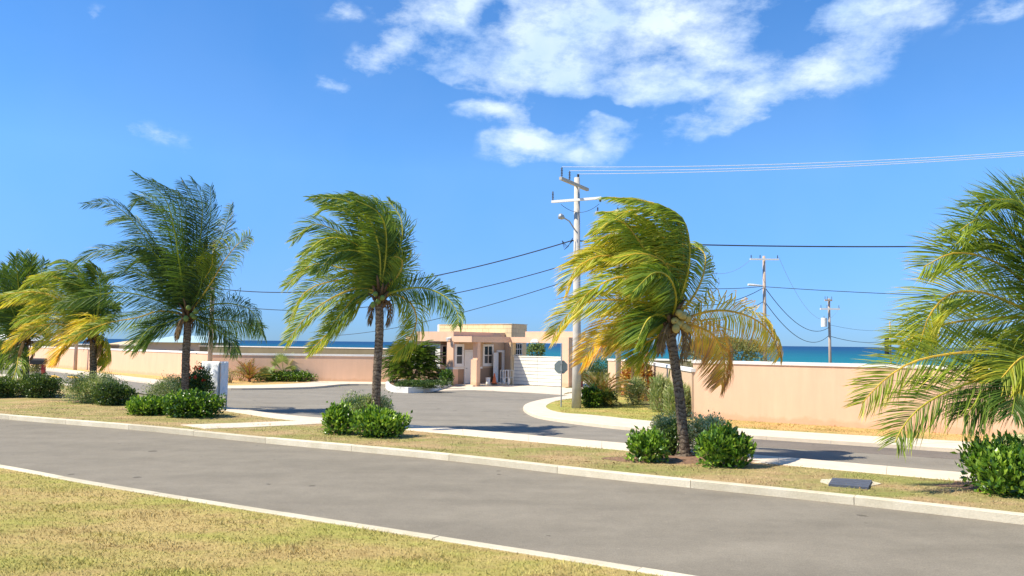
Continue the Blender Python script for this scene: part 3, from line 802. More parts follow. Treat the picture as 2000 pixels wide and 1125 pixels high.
# ------------------------------------------------------------------ far houses
def far_house(x0, x1, ytop, yeave, ybot, depth, label, roofm):
    a = D(x0, yeave, depth); b = D(x1, yeave, depth); zr = D(x0, ytop, depth).z; ze = a.z; dp = 9
    r = empty('house', (a.x, depth, -1), label=label, cat='house')
    part(MB().box(((a.x + b.x) / 2, depth + dp / 2, (ze - 2) / 2), ((b.x - a.x) / 2, dp / 2, (ze + 2) / 2)), 'wall', M_HWALL, r)
    o = .5; ri = (b.x - a.x) * .18
    vs = [(a.x - o, depth - o, ze), (b.x + o, depth - o, ze), (b.x + o, depth + dp + o, ze), (a.x - o, depth + dp + o, ze), (a.x + ri, depth + dp / 2, zr), (b.x - ri, depth + dp / 2, zr)]
    part(MB().add(vs, [(0, 1, 5, 4), (1, 2, 5), (2, 3, 4, 5), (3, 0, 4), (3, 2, 1, 0)]), 'roof', roofm, r)
    n = max(2, int((b.x - a.x) / 4))
    for k in range(n):
        cx = a.x + (b.x - a.x) * (k + .5) / n
        part(MB().box((cx, depth - .03, ze - 1.3), (.7, .03, .55)), 'window', M_GLASS, r)
    return r


far_house(285, 392, 654, 668, 690, 74, 'low house with a pale blue-green hipped roof beyond the left walls', M_ROOFB)
far_house(-60, 28, 650, 664, 700, 80, 'white house at the left edge of the photo, half behind palms', M_CAP)
far_house(222, 262, 662, 672, 690, 78, 'small cream outbuilding left of the pale roofed house', M_CREAM)

# ------------------------------------------------------------------ poles, wires, signs


def insulator(p, h, parent, r=.06):
    m = MB(); pts = []; rr = []
    for k in range(5):
        z = h * (.12 + .16 * k); pts += [p + Vector((0, 0, z)), p + Vector((0, 0, z + .02)), p + Vector((0, 0, z + h * .09))]; rr += [.02, r, .025]
    pts = [p] + pts + [p + Vector((0, 0, h))]; rr = [.015] + rr + [.015]
    m.tube(pts, rr, 8); return part(m, 'insulator', M_INS, parent)


def crossarm(a, b, w, matl, parent):
    u = (b - a).normalized(); n = Vector((-u.y, u.x, 0)).normalized() * w; z = Vector((0, 0, w))
    vs = [tuple(p + n * i + z * j) for p in (a, b) for i in (-1, 1) for j in (-1, 1)]
    return part(MB().add(vs, [(0, 1, 3, 2), (4, 6, 7, 5), (0, 4, 5, 1), (2, 3, 7, 6), (0, 2, 6, 4), (1, 5, 7, 3)]), 'crossarm', matl, parent)


# main concrete pole
pb = G(1126, 797, HZ); pdz = pb.y
pr = empty('utility_pole', tuple(pb), label='tall round concrete utility pole with two crossarms and a lamp, left of the yellow palm', cat='utility pole')
ptop = D(1127, 347, pdz)
part(MB().tube([pb - Vector((0, 0, .1)), pb + Vector((0, 0, 2)), (ptop.x, ptop.y, ptop.z)], [.20, .18, .115], 18), 'shaft', M_POLE, pr, True)
ua = D(1094, 350, pdz - 1.3); ub = D(1147, 370, pdz + 1.0); ub.z = ua.z
off = Vector((0, -.2, 0)); ua += off; ub += off
crossarm(ua, ub, .06, M_POLE, pr)
la = D(1077, 396, pdz + .25); lb = D(1174, 388, pdz - .75); lb.z = la.z; crossarm(la + Vector((0, -.22, 0)), lb + Vector((0, -.22, 0)), .05, M_CAP, pr)
i1 = ua + Vector((.06, .05, .06)); insulator(i1, .42, pr); i2 = ua.lerp(ub, .32) + Vector((0, 0, .06)); insulator(i2, .42, pr)
i3 = Vector((ptop.x + .05, ptop.y, ptop.z)); insulator(i3, .16, pr)
i4 = la + Vector((.05, -.2, .05)); insulator(i4, .42, pr)
i5 = lb + Vector((-.06, -.22, -.18)); insulator(i5, .14, pr)
m = MB(); h0 = D(1125, 452, pdz - .1); h1 = D(1112, 432, pdz - .3); h2 = D(1102, 426, pdz - .4)
m.tube([h0, h1, h2], .03, 8); arm = part(m, 'lamp_arm', M_METAL, pr)
h3 = D(1091, 421, pdz - .5)
part(MB().tube([h2, h2.lerp(h3, .3), h2.lerp(h3, .8), h3], [.05, .11, .13, .06], 10), 'lamp_head', M_METAL, pr, True)
for k in range(4):
    z = D(1118, 470, pdz); part(MB().tube([(z.x, z.y - .15, z.z + .1 - k * .04), (z.x - .2 - .05 * k, z.y - .2, z.z - .3 - .04 * k), (z.x - .45, z.y - .15, z.z - .02)], .012, 5), 'cable_loop', M_WIRE, pr)

# pale pole half hidden behind the yellow palm
p2 = G(1208, 768, HZ)
q = empty('utility_pole', tuple(p2), label='pale slim utility pole behind the yellow palm crown', cat='utility pole')
t2 = D(1206, 410, p2.y)
part(MB().tube([p2 - Vector((0, 0, .1)), t2], [.16, .12], 12), 'shaft', M_POLE, q, True)
a_ = D(1163, 415, p2.y); b_ = D(1250, 415, p2.y); b_.z = a_.z; crossarm(a_, b_, .06, M_CAP, q)
for f in (.05, .5, .95): insulator(a_.lerp(b_, f) + Vector((0, 0, .06)), .25, q)

# timber poles
def timber_pole(px, ytop, depth, z0, r, label, arms, lamp=None, trafo=None):
    top = D(px, ytop, depth); b = Vector((top.x, top.y, z0)); o = empty('utility_pole', tuple(b), label=label, cat='utility pole')
    part(MB().tube([b, top], [r * 1.2, r * .8], 10), 'shaft', M_WOOD, o, True)
    for (x0, y0, x1, y1, mm) in arms:
        a = D(x0, y0, depth - .25); c = D(x1, y1, depth - .25); c.z = a.z = (a.z + c.z) / 2; crossarm(a, c, .06 * depth / 60, mm, o)
        for f in (.04, .35, .96): insulator(a.lerp(c, f) + Vector((0, 0, .07)), .28 * depth / 60, o)
    if lamp:
        a = D(lamp[0], lamp[1], depth - .3); c = D(lamp[2], lamp[3], depth - .2)
        part(MB().tube([a, a.lerp(c, .4), c], [.08, .09, .03], 8), 'lamp_head', M_CAP, o)
    if trafo:
        a = D(trafo[0], trafo[1], depth - .3); c = D(trafo[0], trafo[2], depth - .3)
        tr = part(MB().tube([c, a], [trafo[3]] * 2, 12), 'transformer', trafo[4], o)
        part(MB().tube([a, a + Vector((0, 0, .25))], [.05, .03], 6), 'bushing', M_INS, tr)
    return o, top


tpA, topA = timber_pole(1492, 500, 60, 0, .14, 'brown timber pole with a white crossarm and lamp behind the long wall', [(1465, 509, 1521, 504, M_CAP)], lamp=(1461, 556, 1490, 558))
tpB, topB = timber_pole(1619, 583, 95, -3, .17, 'farther timber pole carrying a white transformer drum, in front of the sea', [(1611, 587, 1625, 586, M_WOOD), (1602, 603, 1640, 604, M_CAP)], trafo=(1609.5, 621, 638, .36, M_CAP))
tpC, topC = timber_pole(1738, 628, 130, -3.4, .16, 'thin distant pole with dark transformers beside the right palm', [], trafo=(1732, 660, 692, .35, M_DARK))
tpD, topD = timber_pole(419, 472, 48, 0, .13, 'timber pole rising behind the white sign and the big left palm', [(410, 482, 450, 485, M_METAL)])
tag(timber_pole(155, 560, 66, 0, .12, 'far pole hidden among the fronds of the yellowish left palm', [(140, 566, 172, 566, M_CAP)])[0])


def wire(A, B, sag, r, label, matl=None, group=None):
    A, B = Vector(A), Vector(B); pts = []
    for k in range(33):
        t = k / 32; p = A.lerp(B, t); p.z -= sag * 4 * t * (1 - t); pts.append(p)
    return tag(MB().tube(pts, r, 5).build('cable', matl or M_WIRE), label, 'cable', group)


e1 = D(2200, 281, 27); e2 = D(2200, 284, 27.5); e3 = D(2200, 288, 28)
g1 = 'bright conductors from the concrete pole to the right'
wire(i1 + Vector((0, 0, .42)), e1, .25, .012, 'uppermost of the bright wires running right from the concrete pole top', M_WIREL, g1)
wire(i2 + Vector((0, 0, .42)), e2, .25, .012, 'middle one of the three bright wires running right from the pole top', M_WIREL, g1)
wire(i3 + Vector((0, 0, .16)), e3, .22, .012, 'lowest of the bright wires running right from the concrete pole top', M_WIREL, g1)
at = D(1116, 470, pdz)
wire(at, D(2300, 470, 30), .25, .028, 'thick twisted black cable crossing the sky right of the yellow palm')
wire(at, D(419, 563, 48.2), 1.0, .026, 'upper black cable from the concrete pole down to the left timber pole')
wire(D(1116, 514, pdz), D(419, 592, 48.2), 1.1, .02, 'middle black cable from the concrete pole to the left timber pole')
wire(D(1116, 546, pdz), D(640, 656, 62), .5, .018, 'lowest thin cable sloping left from the concrete pole to the sea wall')
wire(D(419, 563, 48.2), D(-200, 580, 55), .6, .024, 'upper black cable continuing left behind the dark palm')
wire(D(419, 592, 48.2), D(-200, 606, 55), .6, .02, 'lower black cable continuing left behind the dark palm')
wire(D(1206, 545, p2.y), D(1491, 559, 59.9), .35, .022, 'cable from the pale pole to the timber pole, above the two sagging ones')
wire(D(1206, 562, p2.y), D(1491, 562, 59.9), 1.2, .025, 'sagging cable between the pale pole and the timber pole at lamp height')
wire(D(1206, 592, p2.y), D(1491, 589, 59.9), 1.2, .025, 'lower sagging cable between the pale pole and the timber pole')
wire(D(1493, 560, 59.9), D(2200, 585, 50), .2, .025, 'black cable from the timber pole to the right palm')
wire(D(1493, 560, 59.9), D(1618, 640, 95), 1.6, .03, 'cable sagging from the timber pole down to the transformer pole, upper one')
wire(D(1493, 588, 59.9), D(1618, 656, 95), 1.8, .03, 'cable sagging from the timber pole down to the transformer pole, lower one')
wire(D(1619, 656, 95), D(1738, 664, 130), .6, .035, 'dark cable between the transformer pole and the distant pole')
wire(D(1619, 634, 95), D(1738, 644, 130), .4, .018, 'thin wire between the transformer pole and the distant pole')
wire(D(1521, 502, 59.9), D(1640, 600, 95), 3.0, .012, 'thin wire from the timber pole crossarm to the transformer pole', M_METAL)
wire(D(1467, 506, 59.9), D(1250, 410, p2.y), 2.2, .014, 'thin wire sagging from the timber pole crossarm behind the yellow palm', M_METAL)
wire(la + Vector((.4, -.2, -.1)), lb + Vector((-.1, -.2, -.25)), .35, .01, 'short slack wire hanging under the lower crossarm of the concrete pole')

# back of the stop sign
sb = G(1096, 795, HZ); sg = empty('road_sign', tuple(sb), label='octagonal road sign seen from its grey back, on a thin post before the gate', cat='road sign')
st_ = D(1096, 671, sb.y)
part(MB().tube([sb, (sb.x, sb.y, st_.z)], .028, 8), 'post', M_METAL, sg)
c = D(1096, 717, sb.y); m = MB(); vs = []
for yy in (.035, .045):
    for k in range(8):
        a = math.pi / 8 + k * math.pi / 4; vs.append((c.x + math.cos(a) * .305, sb.y + yy, c.z + math.sin(a) * .305))
m.add(vs, [tuple(range(8)), tuple(range(15, 7, -1))] + [(k, k + 8, (k + 1) % 8 + 8, (k + 1) % 8) for k in range(8)])
part(m, 'plate', M_SIGNB, sg)
for dz in (-.15, .15): part(MB().box((c.x, sb.y + .0, c.z + dz), (.05, .035, .02)), 'clamp', M_METAL, sg)

# draped white notice board
g0 = D(396, 700, 31.6); g1_ = D(430, 700, 31.3); g0.z = g1_.z = 0; dv = g1_ - g0
nb = empty('notice_board', (g0.x, g0.y, HZ), label='notice board on grey posts covered with a wrinkled white sheet, beside the flowering bush', cat='notice board')
zt = D(410, 707, 31.5).z
for f in (0, 1): part(MB().tube([g0 + dv * f + Vector((0, 0, .05)), g0 + dv * f + Vector((0, 0, zt))], .035, 8), 'post', M_METAL, nb)
back = Vector((.17, .38, 0))
part(MB().tube([g1_ + back + Vector((0, 0, .05)), g1_ + back + Vector((0, 0, zt - .02))], .035, 8), 'post', M_METAL, nb)
nx_, nz_ = 14, 26; vs = []; z0s = .38
def sheet(a, b, ztop, zb, seed):
    vs = []; d = (b - a); nrm = Vector((d.y, -d.x, 0)).normalized()
    for j in range(nz_ + 1):
        for i in range(nx_ + 1):
            u, v = i / nx_, j / nz_
            w = .025 * math.sin(6 * u + 5 * v + seed) * math.sin(3.1 * v + seed) + .018 * math.sin(14 * u * (1.2 - v) + 9 * v + seed * 2) + .012 * math.sin(25 * v - 8 * (u - .5) ** 2 * 6)
            if i in (0, nx_): w = 0
            p = a + d * u + nrm * (.045 + w + .01); vs.append((p.x, p.y, ztop + (zb - ztop) * v))
    return MB().add(vs, [(j * (nx_ + 1) + i, (j + 1) * (nx_ + 1) + i, (j + 1) * (nx_ + 1) + i + 1, j * (nx_ + 1) + i + 1) for j in range(nz_) for i in range(nx_)])
M_SHEET = mat('white_sheet', (.85, .86, .86), .55, noise=(5, .05))
o = part(sheet(g0, g1_, zt, .35, 1.0), 'cover_sheet', M_SHEET, nb, True); so = o.modifiers.new('s', 'SOLIDIFY'); so.thickness = .006
o = part(sheet(g1_, g1_ + back, zt, .55, 2.2), 'cover_sheet', M_SHEET, nb, True); so = o.modifiers.new('s', 'SOLIDIFY'); so.thickness = .006
part(MB().tube([g0 + Vector((0, 0, zt)), g1_ + Vector((0, 0, zt)), g1_ + back + Vector((0, 0, zt))], .03, 6), 'top_rail', M_SHEET, nb)

# inspection cover
cc_ = [tuple(G(x, y, HZ + .05))[:2] for x, y in ((1626, 932.5), (1703, 937), (1696, 951), (1618, 944.5))]
ic = empty('inspection_cover', (cc_[0][0], cc_[0][1], HZ), label='dark rectangular inspection cover set in concrete in the median grass', cat='manhole cover')
surr = [tuple(G(x, y, HZ + .02))[:2] for x, y in ((1604, 935), (1640, 934), (1700, 938), (1722, 943.5), (1696, 949), (1620, 945), (1602, 940))]
part(poly_prism(surr, HZ - .01, HZ + .012), 'surround', M_CONC, ic)
pl = part(poly_prism(cc_, HZ, HZ + .045), 'plate', M_COVER, ic)
m = MB(); P0, P1, P2, P3 = [Vector((*p, 0)) for p in cc_]
for k in range(1, 4):
    a = P0.lerp(P3, k / 4); b = P1.lerp(P2, k / 4); m.tube([a.lerp(b, .04) + Vector((0, 0, HZ + .047)), a.lerp(b, .96) + Vector((0, 0, HZ + .047))], .008, 4)
part(m, 'rib', M_COVER, pl)

# letter box post at left
lp = G(84, 738, HZ); lbx = empty('letter_box', tuple(lp), label='dark box on a short red post between the far left palm trunks', cat='letter box')
part(MB().box((lp.x, lp.y, .5), (.1, .1, .5)), 'post', M_RED, lbx)
m = MB(); m.box((lp.x - .35, lp.y, 1.15), (.5, .18, .13)); m.tube([(lp.x - .85, lp.y, 1.27), (lp.x + .15, lp.y, 1.27)], .17, 10); part(m, 'box', M_DARK, lbx)

# ------------------------------------------------------------------ foliage


def leaf_mesh(P, Dr, Nn, L, Wd, tint, fold=.25):
    n = len(P)
    Dr = Dr / np.linalg.norm(Dr, axis=1, keepdims=True); S = np.cross(Dr, Nn); S /= np.linalg.norm(S, axis=1, keepdims=True) + 1e-9; NN = np.cross(S, Dr)
    L = L[:, None]; Wd = Wd[:, None]
    V = np.zeros((n, 5, 3)); mid = P + Dr * L * .5
    V[:, 0] = P; V[:, 1] = mid + S * Wd + NN * Wd * fold; V[:, 2] = P + Dr * L - NN * L * .08; V[:, 3] = mid - S * Wd + NN * Wd * fold; V[:, 4] = mid - NN * 0
    b = np.arange(n)[:, None] * 5
    Fq = np.concatenate([b + np.array([[0, 1, 4]]), b + np.array([[1, 2, 4]]), b + np.array([[2, 3, 4]]), b + np.array([[3, 0, 4]])])
    return V.reshape(-1, 3), Fq, np.repeat(tint, 5)


def unit(n):
    v = rng.normal(size=(n, 3)); return v / np.linalg.norm(v, axis=1, keepdims=True)


def foliage(center, rx, ry, rz, n, L, Wd, tint0=.5, up=.6, lumps=7, core=.5, tv=.35, wind=0.0, clump=.0):
    """leaves spread through a lumpy crown sitting with its centre at center"""
    d = unit(n); d[:, 2] = np.abs(d[:, 2]) * np.where(rng.random(n) < .72, 1, -1)
    r = (core + (1 - core) * rng.random(n)) ** .6
    lc = unit(lumps); lr = rng.uniform(.70, 1.30, lumps); dots = d @ lc.T
    w = np.exp(9 * dots); shape = (w @ lr) / w.sum(1)
    # finer twig bunches
    tc_ = unit(40 + lumps * 6); tb = rng.uniform(-.17, .20, len(tc_)); near = (d @ tc_.T).argmax(1); shape = shape + tb[near]
    box = (np.abs(d) ** 3.2).sum(1) ** (-1 / 3.2)          # boxy, like clipped planting
    sp_ = np.where(rng.random(n) < .05, rng.uniform(1.05, 1.3, n), 1.0)   # stray shoots
    P = d * (r * shape * (box * .8 + .2) * sp_)[:, None] * .88
    P[:, 0] *= rx; P[:, 1] *= ry; P[:, 2] *= rz
    P += np.array(center)[None]
    keep = P[:, 2] > center[2] - rz * .98; P = P[keep]; d = d[keep]; r = r[keep]; near = near[keep]; n = len(P)
    Dr = d * .8 + rng.normal(size=(n, 3)) * .55 + np.array([wind, 0, up])[None]
    Nn = d * .6 + unit(n) * .8 + np.array([0, 0, .5])
    ttint = tint0 + rng.normal(0, tv * .5, n) + tb[near] * 1.3
    return leaf_mesh(P, Dr, Nn, L * rng.uniform(.6, 1.25, n), Wd * rng.uniform(.7, 1.2, n), np.clip(ttint, 0, 1))


def shrub(name, px0, px1, yt, yb, kind, label, cat='shrub', depth_r=None, group=None, z=HZ, flowers=0, n=None, wide=1.0):
    M, L, Wd, dens, t0, up = {
        'bright': (M_BRIGHT, .14, .036, 1300, .5, 1.0), 'grey': (M_GREYL, .062, .016, 3800, .5, .5), 'pale': (M_GREYL, .07, .02, 3000, .85, .5), 'dark': (M_DARKL, .085, .026, 2500, .5, .5),
        'olive': (M_OLIVE, .10, .022, 900, .5, .6), 'croton': (M_CROTON, .22, .04, 220, .5, .9), 'blade': (M_PALE, .30, .018, 420, .5, 1.4), 'cover': (M_BRIGHT, .11, .04, 1300, .2, .6)}[kind]
    g = G((px0 + px1) / 2, yb, z); dep = g.y; rx = (px1 - px0) / 2 / F * dep; ry = depth_r or rx * .75
    ht = (yb - yt) / F * (dep + ry * .7) * (.86 if kind == 'bright' else 1.03); c = (g.x * (dep + ry * .7) / dep, dep + ry * .7, z + ht * .42)
    rx *= (dep + ry) / dep * 1.0; rz = ht * .60
    root = empty(name, (c[0], c[1], z), label=label, cat=cat, group=group)
    nn = n or int(dens * (rx * ry + rx * rz + ry * rz) * 4.2 / 2.0)
    nn = min(nn, 14000)
    mf = MB(); kc = 6
    for q in range(kc):
        a = q * 6.283 / (kc - 1) + random.uniform(-.3, .3); f = 0 if q == 0 else random.uniform(.42, .56); sc_ = .70 if q == 0 else random.uniform(.48, .62)
        hh = random.uniform(.78, 1.06) if q else 1.04
        cz = z + (c[2] - z) * hh
        V, Fq, T = foliage((c[0] + math.cos(a) * rx * f, c[1] + math.sin(a) * ry * f, cz), rx * sc_, ry * sc_, rz * hh, int(nn / kc * (1.15 if q else 1.5)), L, Wd, t0 + random.uniform(-.1, .1), up, core=.35, tv=.6)
        V[:, 2] = np.maximum(V[:, 2], z + .01); mf.arr(V, Fq, T)
    part(mf, 'foliage', M, root)
    m = MB()
    for k in range(9):
        a = random.uniform(0, 6.28); q = random.uniform(.3, .8)
        p0 = Vector((c[0] + math.cos(a) * rx * .2, c[1] + math.sin(a) * ry * .2, z - .02)); p2 = Vector((c[0] + math.cos(a) * rx * q, c[1] + math.sin(a) * ry * q, c[2] + rz * random.uniform(-.1, .55)))
        m.tube([p0, p0.lerp(p2, .5) + Vector((random.uniform(-.05, .05), 0, .05)), p2], [.018, .012, .006], 5)
    part(m, 'stem', M_STEM, root)
    for k in range(flowers):
        a = random.uniform(-2.4, -.4); fr = .7
        p = np.array([c[0] + math.cos(a) * rx * .75, c[1] + math.sin(a) * ry * .8, c[2] + rz * random.uniform(.45, 1.12)])
        k_ = 9; dd = unit(k_); dd[:, 1] -= .5
        V, Fq, T = leaf_mesh(np.repeat(p[None], k_, 0), dd, unit(k_), np.full(k_, .10), np.full(k_, .035), rng.random(k_))
        part(MB().arr(V, Fq, T), 'flower', M_FLOWER, root)
    return root


MS = 'shrubs planted round the median palms'
shrub('shrub', 1266, 1345, 819, 890, 'grey', 'grey-green small leaved shrub behind the leaning yellow palm trunk, on its left', group=MS, depth_r=.5)
shrub('shrub', 1229, 1302, 840, 905, 'bright', 'low glossy bright green shrub left of the leaning yellow palm trunk', group=MS)
shrub('shrub', 1292, 1345, 835, 893, 'dark', 'dark green shrub tucked against the left of the yellow palm trunk', group=MS)
shrub('shrub', 1338, 1425, 821, 895, 'pale', 'pale variegated shrub just right of the leaning yellow palm trunk', group=MS, depth_r=.5)
shrub('shrub', 1366, 1466, 834, 915, 'bright', 'dense glossy green shrub right of the leaning yellow palm trunk', group=MS)
shrub('shrub', 656, 770, 780, 838, 'grey', 'olive grey shrub round the foot of the middle palm trunk', group=MS)
shrub('shrub', 630, 694, 788, 850, 'bright', 'bright green shrub at the left foot of the middle palm', group=MS)
shrub('shrub', 688, 790, 799, 856, 'bright', 'bright green shrub at the right front of the middle palm', group=MS)
shrub('shrub', 288, 408, 742, 799, 'grey', 'clipped grey-green shrub left of the dark leaved palm trunk', group=MS)
shrub('flowering_shrub', 352, 415, 727, 800, 'dark', 'dark shrub with red flowers beside the covered notice board', 'flowering shrub', group=MS, flowers=9)
shrub('shrub', 243, 345, 780, 812, 'bright', 'low bright green shrub spreading at the left under the dark palm', group=MS)
shrub('shrub', 315, 440, 774, 817, 'cover', 'low dark glossy shrub in front of the notice board', group=MS)
shrub('shrub', 128, 236, 737, 789, 'grey', 'clipped grey-green shrub under the yellowish left palm', group=MS)
shrub('shrub', 180, 263, 753, 793, 'dark', 'low dark shrub right of the grey-green one under the yellowish palm', group=MS)
shrub('shrub', 36, 122, 737, 778, 'dark', 'dark rounded shrub between the two leftmost palms', group=MS)
shrub('shrub', -60, 44, 742, 778, 'dark', 'dark shrub cut by the left edge of the photo', group=MS)
shrub('shrub', 1889, 2060, 864, 973, 'bright', 'large glossy green shrub at the right edge of the photo', group=MS)
shrub('shrub', 1945, 2090, 858, 915, 'pale', 'pale variegated shrub rising behind the large shrub at the right edge', group=MS)
# hedge and bed on the far left verge
shrub('shrub', 625, 672, 706, 742, 'olive', 'olive hedge shrub next right of the reddish spiky plant', group='olive hedge shrubs at the far wall')
shrub('shrub', 662, 705, 709, 742, 'olive', 'middle olive hedge shrub at the far wall', group='olive hedge shrubs at the far wall')
shrub('shrub', 698, 742, 706, 741, 'olive', 'olive hedge shrub at the far wall touching the middle palm trunk', group='olive hedge shrubs at the far wall')
shrub('shrub', 454, 492, 710, 745, 'olive', 'sparse olive shrub at the far wall left of the spiky bronze plant', n=700)
shrub('shrub', 436, 462, 722, 748, 'olive', 'thin small shrub right of the covered notice board', n=250)
shrub('ground_cover', 492, 620, 726, 746, 'cover', 'low green ground cover round the fan palm on the far verge', 'ground cover', depth_r=.9, n=4200)
shrub('shrub', 55, 84, 706, 738, 'olive', 'yellowish shrub beside the red letter box post at the left', n=1200)
# plants by the pole
shrub('shrub', 1134, 1175, 760, 797, 'cover', 'low green shrub at the foot of the concrete utility pole', n=2600)
shrub('shrub', 1160, 1206, 765, 795, 'dark', 'low dark shrub under the arching bronze cycad', n=2600)
shrub('shrub', 1220, 1262, 738, 792, 'grey', 'twiggy grey-green shrub in the middle of the wall bed', n=5200)
shrub('croton', 1212, 1246, 712, 772, 'croton', 'yellow and red croton at the left end of the wall bed', n=1300)
shrub('croton', 1246, 1276, 714, 784, 'croton', 'orange-red croton behind the grey-green shrub of the wall bed', n=1300)
shrub('grassy_shrub', 1268, 1316, 740, 806, 'blade', 'pale green bamboo-like shrub in the wall bed', n=1500)
shrub('grassy_shrub', 1296, 1350, 757, 815, 'blade', 'feathery light green shrub at the right end of the wall bed', n=1800)


shrub('hedge', 1132, 1215, 704, 757, 'dark', 'dark hedge far behind the concrete pole, right of the gate column', 'hedge', depth_r=.9, n=5000)
bed = gl([(1234, 784), (1262, 796), (1300, 807), (1345, 819), (1356, 813), (1300, 782), (1262, 768), (1222, 766)], HZ, sm=False)
poly_prism([tuple(p) for p in bed], HZ, HZ + .012).build('planting_bed', M_BED, kind='structure')
def bush_tree(name, px0, px1, yt, yb, depth, M, n, L, label, tint=.4, cat='tree', dr=None):
    a = D(px0, yb, depth); b = D(px1, yb, depth); t = D(px0, yt, depth); rx = (b.x - a.x) / 2; cz = (t.z + a.z) / 2; rz = (t.z - a.z) / 2
    c = ((a.x + b.x) / 2, depth, cz); gz = land_height(0, depth)
    root = empty(name, (c[0], depth, gz), label=label, cat=cat)
    V, Fq, T = foliage(c, rx, dr or rx * .8, rz, n, L, L * .28, tint, .3, 9, .35)
    part(MB().arr(V, Fq, T), 'crown', M, root)
    m = MB()
    for k in range(5):
        a_ = k * 1.25; m.tube([(c[0] + math.cos(a_) * .12, depth, gz), (c[0] + math.cos(a_) * rx * .3, depth, (gz + cz) / 2), (c[0] + math.cos(a_) * rx * .6, depth + math.sin(a_) * rx * .3, cz + rz * .3)], [.09, .06, .02], 6)
    part(m, 'trunk', M_STEM, root)
    return root


bush_tree('scrub_tree', 1338, 1490, 655, 716, 45, M_OLIVE, 9000, .14, 'rounded olive green sea-side tree rising behind the long wall', .25)
bush_tree('scrub_tree', 1028, 1066, 668, 708, 60, M_GREYL, 1500, .16, 'small feathery grey-green tree seen over the gate', .1)
bush_tree('scrub_tree', -20, 40, 668, 715, 68, M_OLIVE, 2500, .2, 'low green tree at the left edge beyond the wall', .2)


def blade_leaf_mesh(L, W, segs=6, droop=.6, fold=.35, name='leaf', mat_=None, tint=(.2, .9)):
    vs = []; fs = []; tt = []
    for i in range(segs + 1):
        u = i / segs; ang = droop * u * 1.4; x = L * (math.sin(ang) / max(droop * 1.4, .01) if droop > .01 else u); z = L * ((1 - math.cos(ang)) / max(droop * 1.4, .01)) if droop > .01 else 0
        w = W * (math.sin(math.pi * min(1, .12 + u * .88)) ** .7) * (1 if u < 1 else 0) + .001
        vs += [(x, -w, -z + w * fold), (x, 0, -z), (x, w, -z + w * fold)]; tt += [tint[0] + (tint[1] - tint[0]) * u] * 3
    for i in range(segs):
        for j in (0, 1): fs.append((i * 3 + j, (i + 1) * 3 + j, (i + 1) * 3 + j + 1, i * 3 + j + 1))
    return MB().add(vs, fs, np.array(tt))


def feather_leaf(L, n, ll, droop=.7, tint=(.3, .6), vee=.5, w=.012):
    """pinnate leaf lying along +x, drooping; leaflets both sides"""
    m = MB(); pts = []
    for i in range(9):
        u = i / 8; a = droop * u * 1.5; pts.append(Vector((L * (math.sin(a) / (droop * 1.5)), 0, -L * (1 - math.cos(a)) / (droop * 1.5))))
    m.tube(pts, [.02 * (1 - .8 * i / 8) for i in range(9)], 4, tint=tint[1] + .15)
    P = []; Dv = []; Ls = []
    for k in range(n):
        u = .1 + .9 * k / n; f = u * 8; i = min(7, int(f)); p = pts[i].lerp(pts[i + 1], f - i); t = (pts[i + 1] - pts[i]).normalized()
        for s in (-1, 1):
            d = Vector((0, s, vee)).normalized() * .8 + t * (.5 + .5 * u); P.append(tuple(p)); Dv.append(tuple(d)); Ls.append(ll * (math.sin(math.pi * (.12 + .8 * u)) ** .6))
    P = np.array(P); Dv = np.array(Dv) + rng.normal(size=(len(P), 3)) * .07; Ls = np.array(Ls)
    V, Fq, T = leaf_mesh(P, Dv, np.tile([0, 0, 1.0], (len(P), 1)) + rng.normal(size=(len(P), 3)) * .1, Ls, np.full(len(P), w), np.clip(tint[0] + (tint[1] - tint[0]) * rng.random(len(P)), 0, 1))
    m.arr(V, Fq, T)
    return m


def rosette(name, base, meshes, mtl, n, label, cat, elev=(10, 85), scale=(.8, 1.1), leafname='leaf', z_off=.1, spread=.03, trunk_h=0, az_bias=None):
    root = empty(name, tuple(base), label=label, cat=cat)
    data = []
    for m in meshes:
        o = m.build(leafname, mtl); data.append(o.data); bpy.data.objects.remove(o)
    for k in range(n):
        f = (k + .5) / n; el = elev[0] + (elev[1] - elev[0]) * f ** .8 + random.uniform(-6, 6); azm = k * 2.39996 + random.uniform(-.3, .3)
        o = bpy.data.objects.new(leafname, random.choice(data)); COL.objects.link(o); o.parent = root
        o.rotation_euler = (random.uniform(-.25, .25), -R(el), azm); s = random.uniform(*scale); o.scale = (s, s, s)
        o.location = (math.cos(azm) * spread, math.sin(azm) * spread, z_off + trunk_h)
    if trunk_h or z_off: part(MB().tube([base, Vector(base) + Vector((0, 0, trunk_h + z_off + .02))], [.1, .08], 10), 'trunk', M_FIBRE, root)
    return root


# feathery cycad beside the pole
cb = G(1172, 792, HZ); sc = cb.y / F
rosette('cycad', cb, [feather_leaf(1.75, 34, .34, .55, (.1, .6), .4, .018), feather_leaf(1.6, 34, .34, .85, (.2, .95), .4, .018)], M_BRONZE, 34, 'large arching bronze-green cycad right of the concrete pole', 'cycad', (12, 84), (.75, 1.05), 'leaf', .25)
cb = G(487, 746, HZ)
rosette('spiky_plant', cb, [blade_leaf_mesh(1.45, .06, 7, .5, tint=(.1, 1.0)), feather_leaf(1.5, 26, .26, .5, (.4, 1.0), .4, .02)], M_BRONZE, 26, 'bronze-red spiky plant left of the fan palm on the far verge', 'spiky plant', (25, 84), (.75, 1.1), 'leaf', .15)
cb = G(602, 743, HZ)
rosette('spiky_plant', cb, [blade_leaf_mesh(1.45, .06, 7, .5, tint=(.3, 1.0)), feather_leaf(1.5, 26, .26, .6, (.5, 1.0), .4, .02)], M_BRONZE, 22, 'dark reddish spiky plant right of the fan palm on the far verge', 'spiky plant', (20, 80), (.75, 1.1), 'leaf', .15)
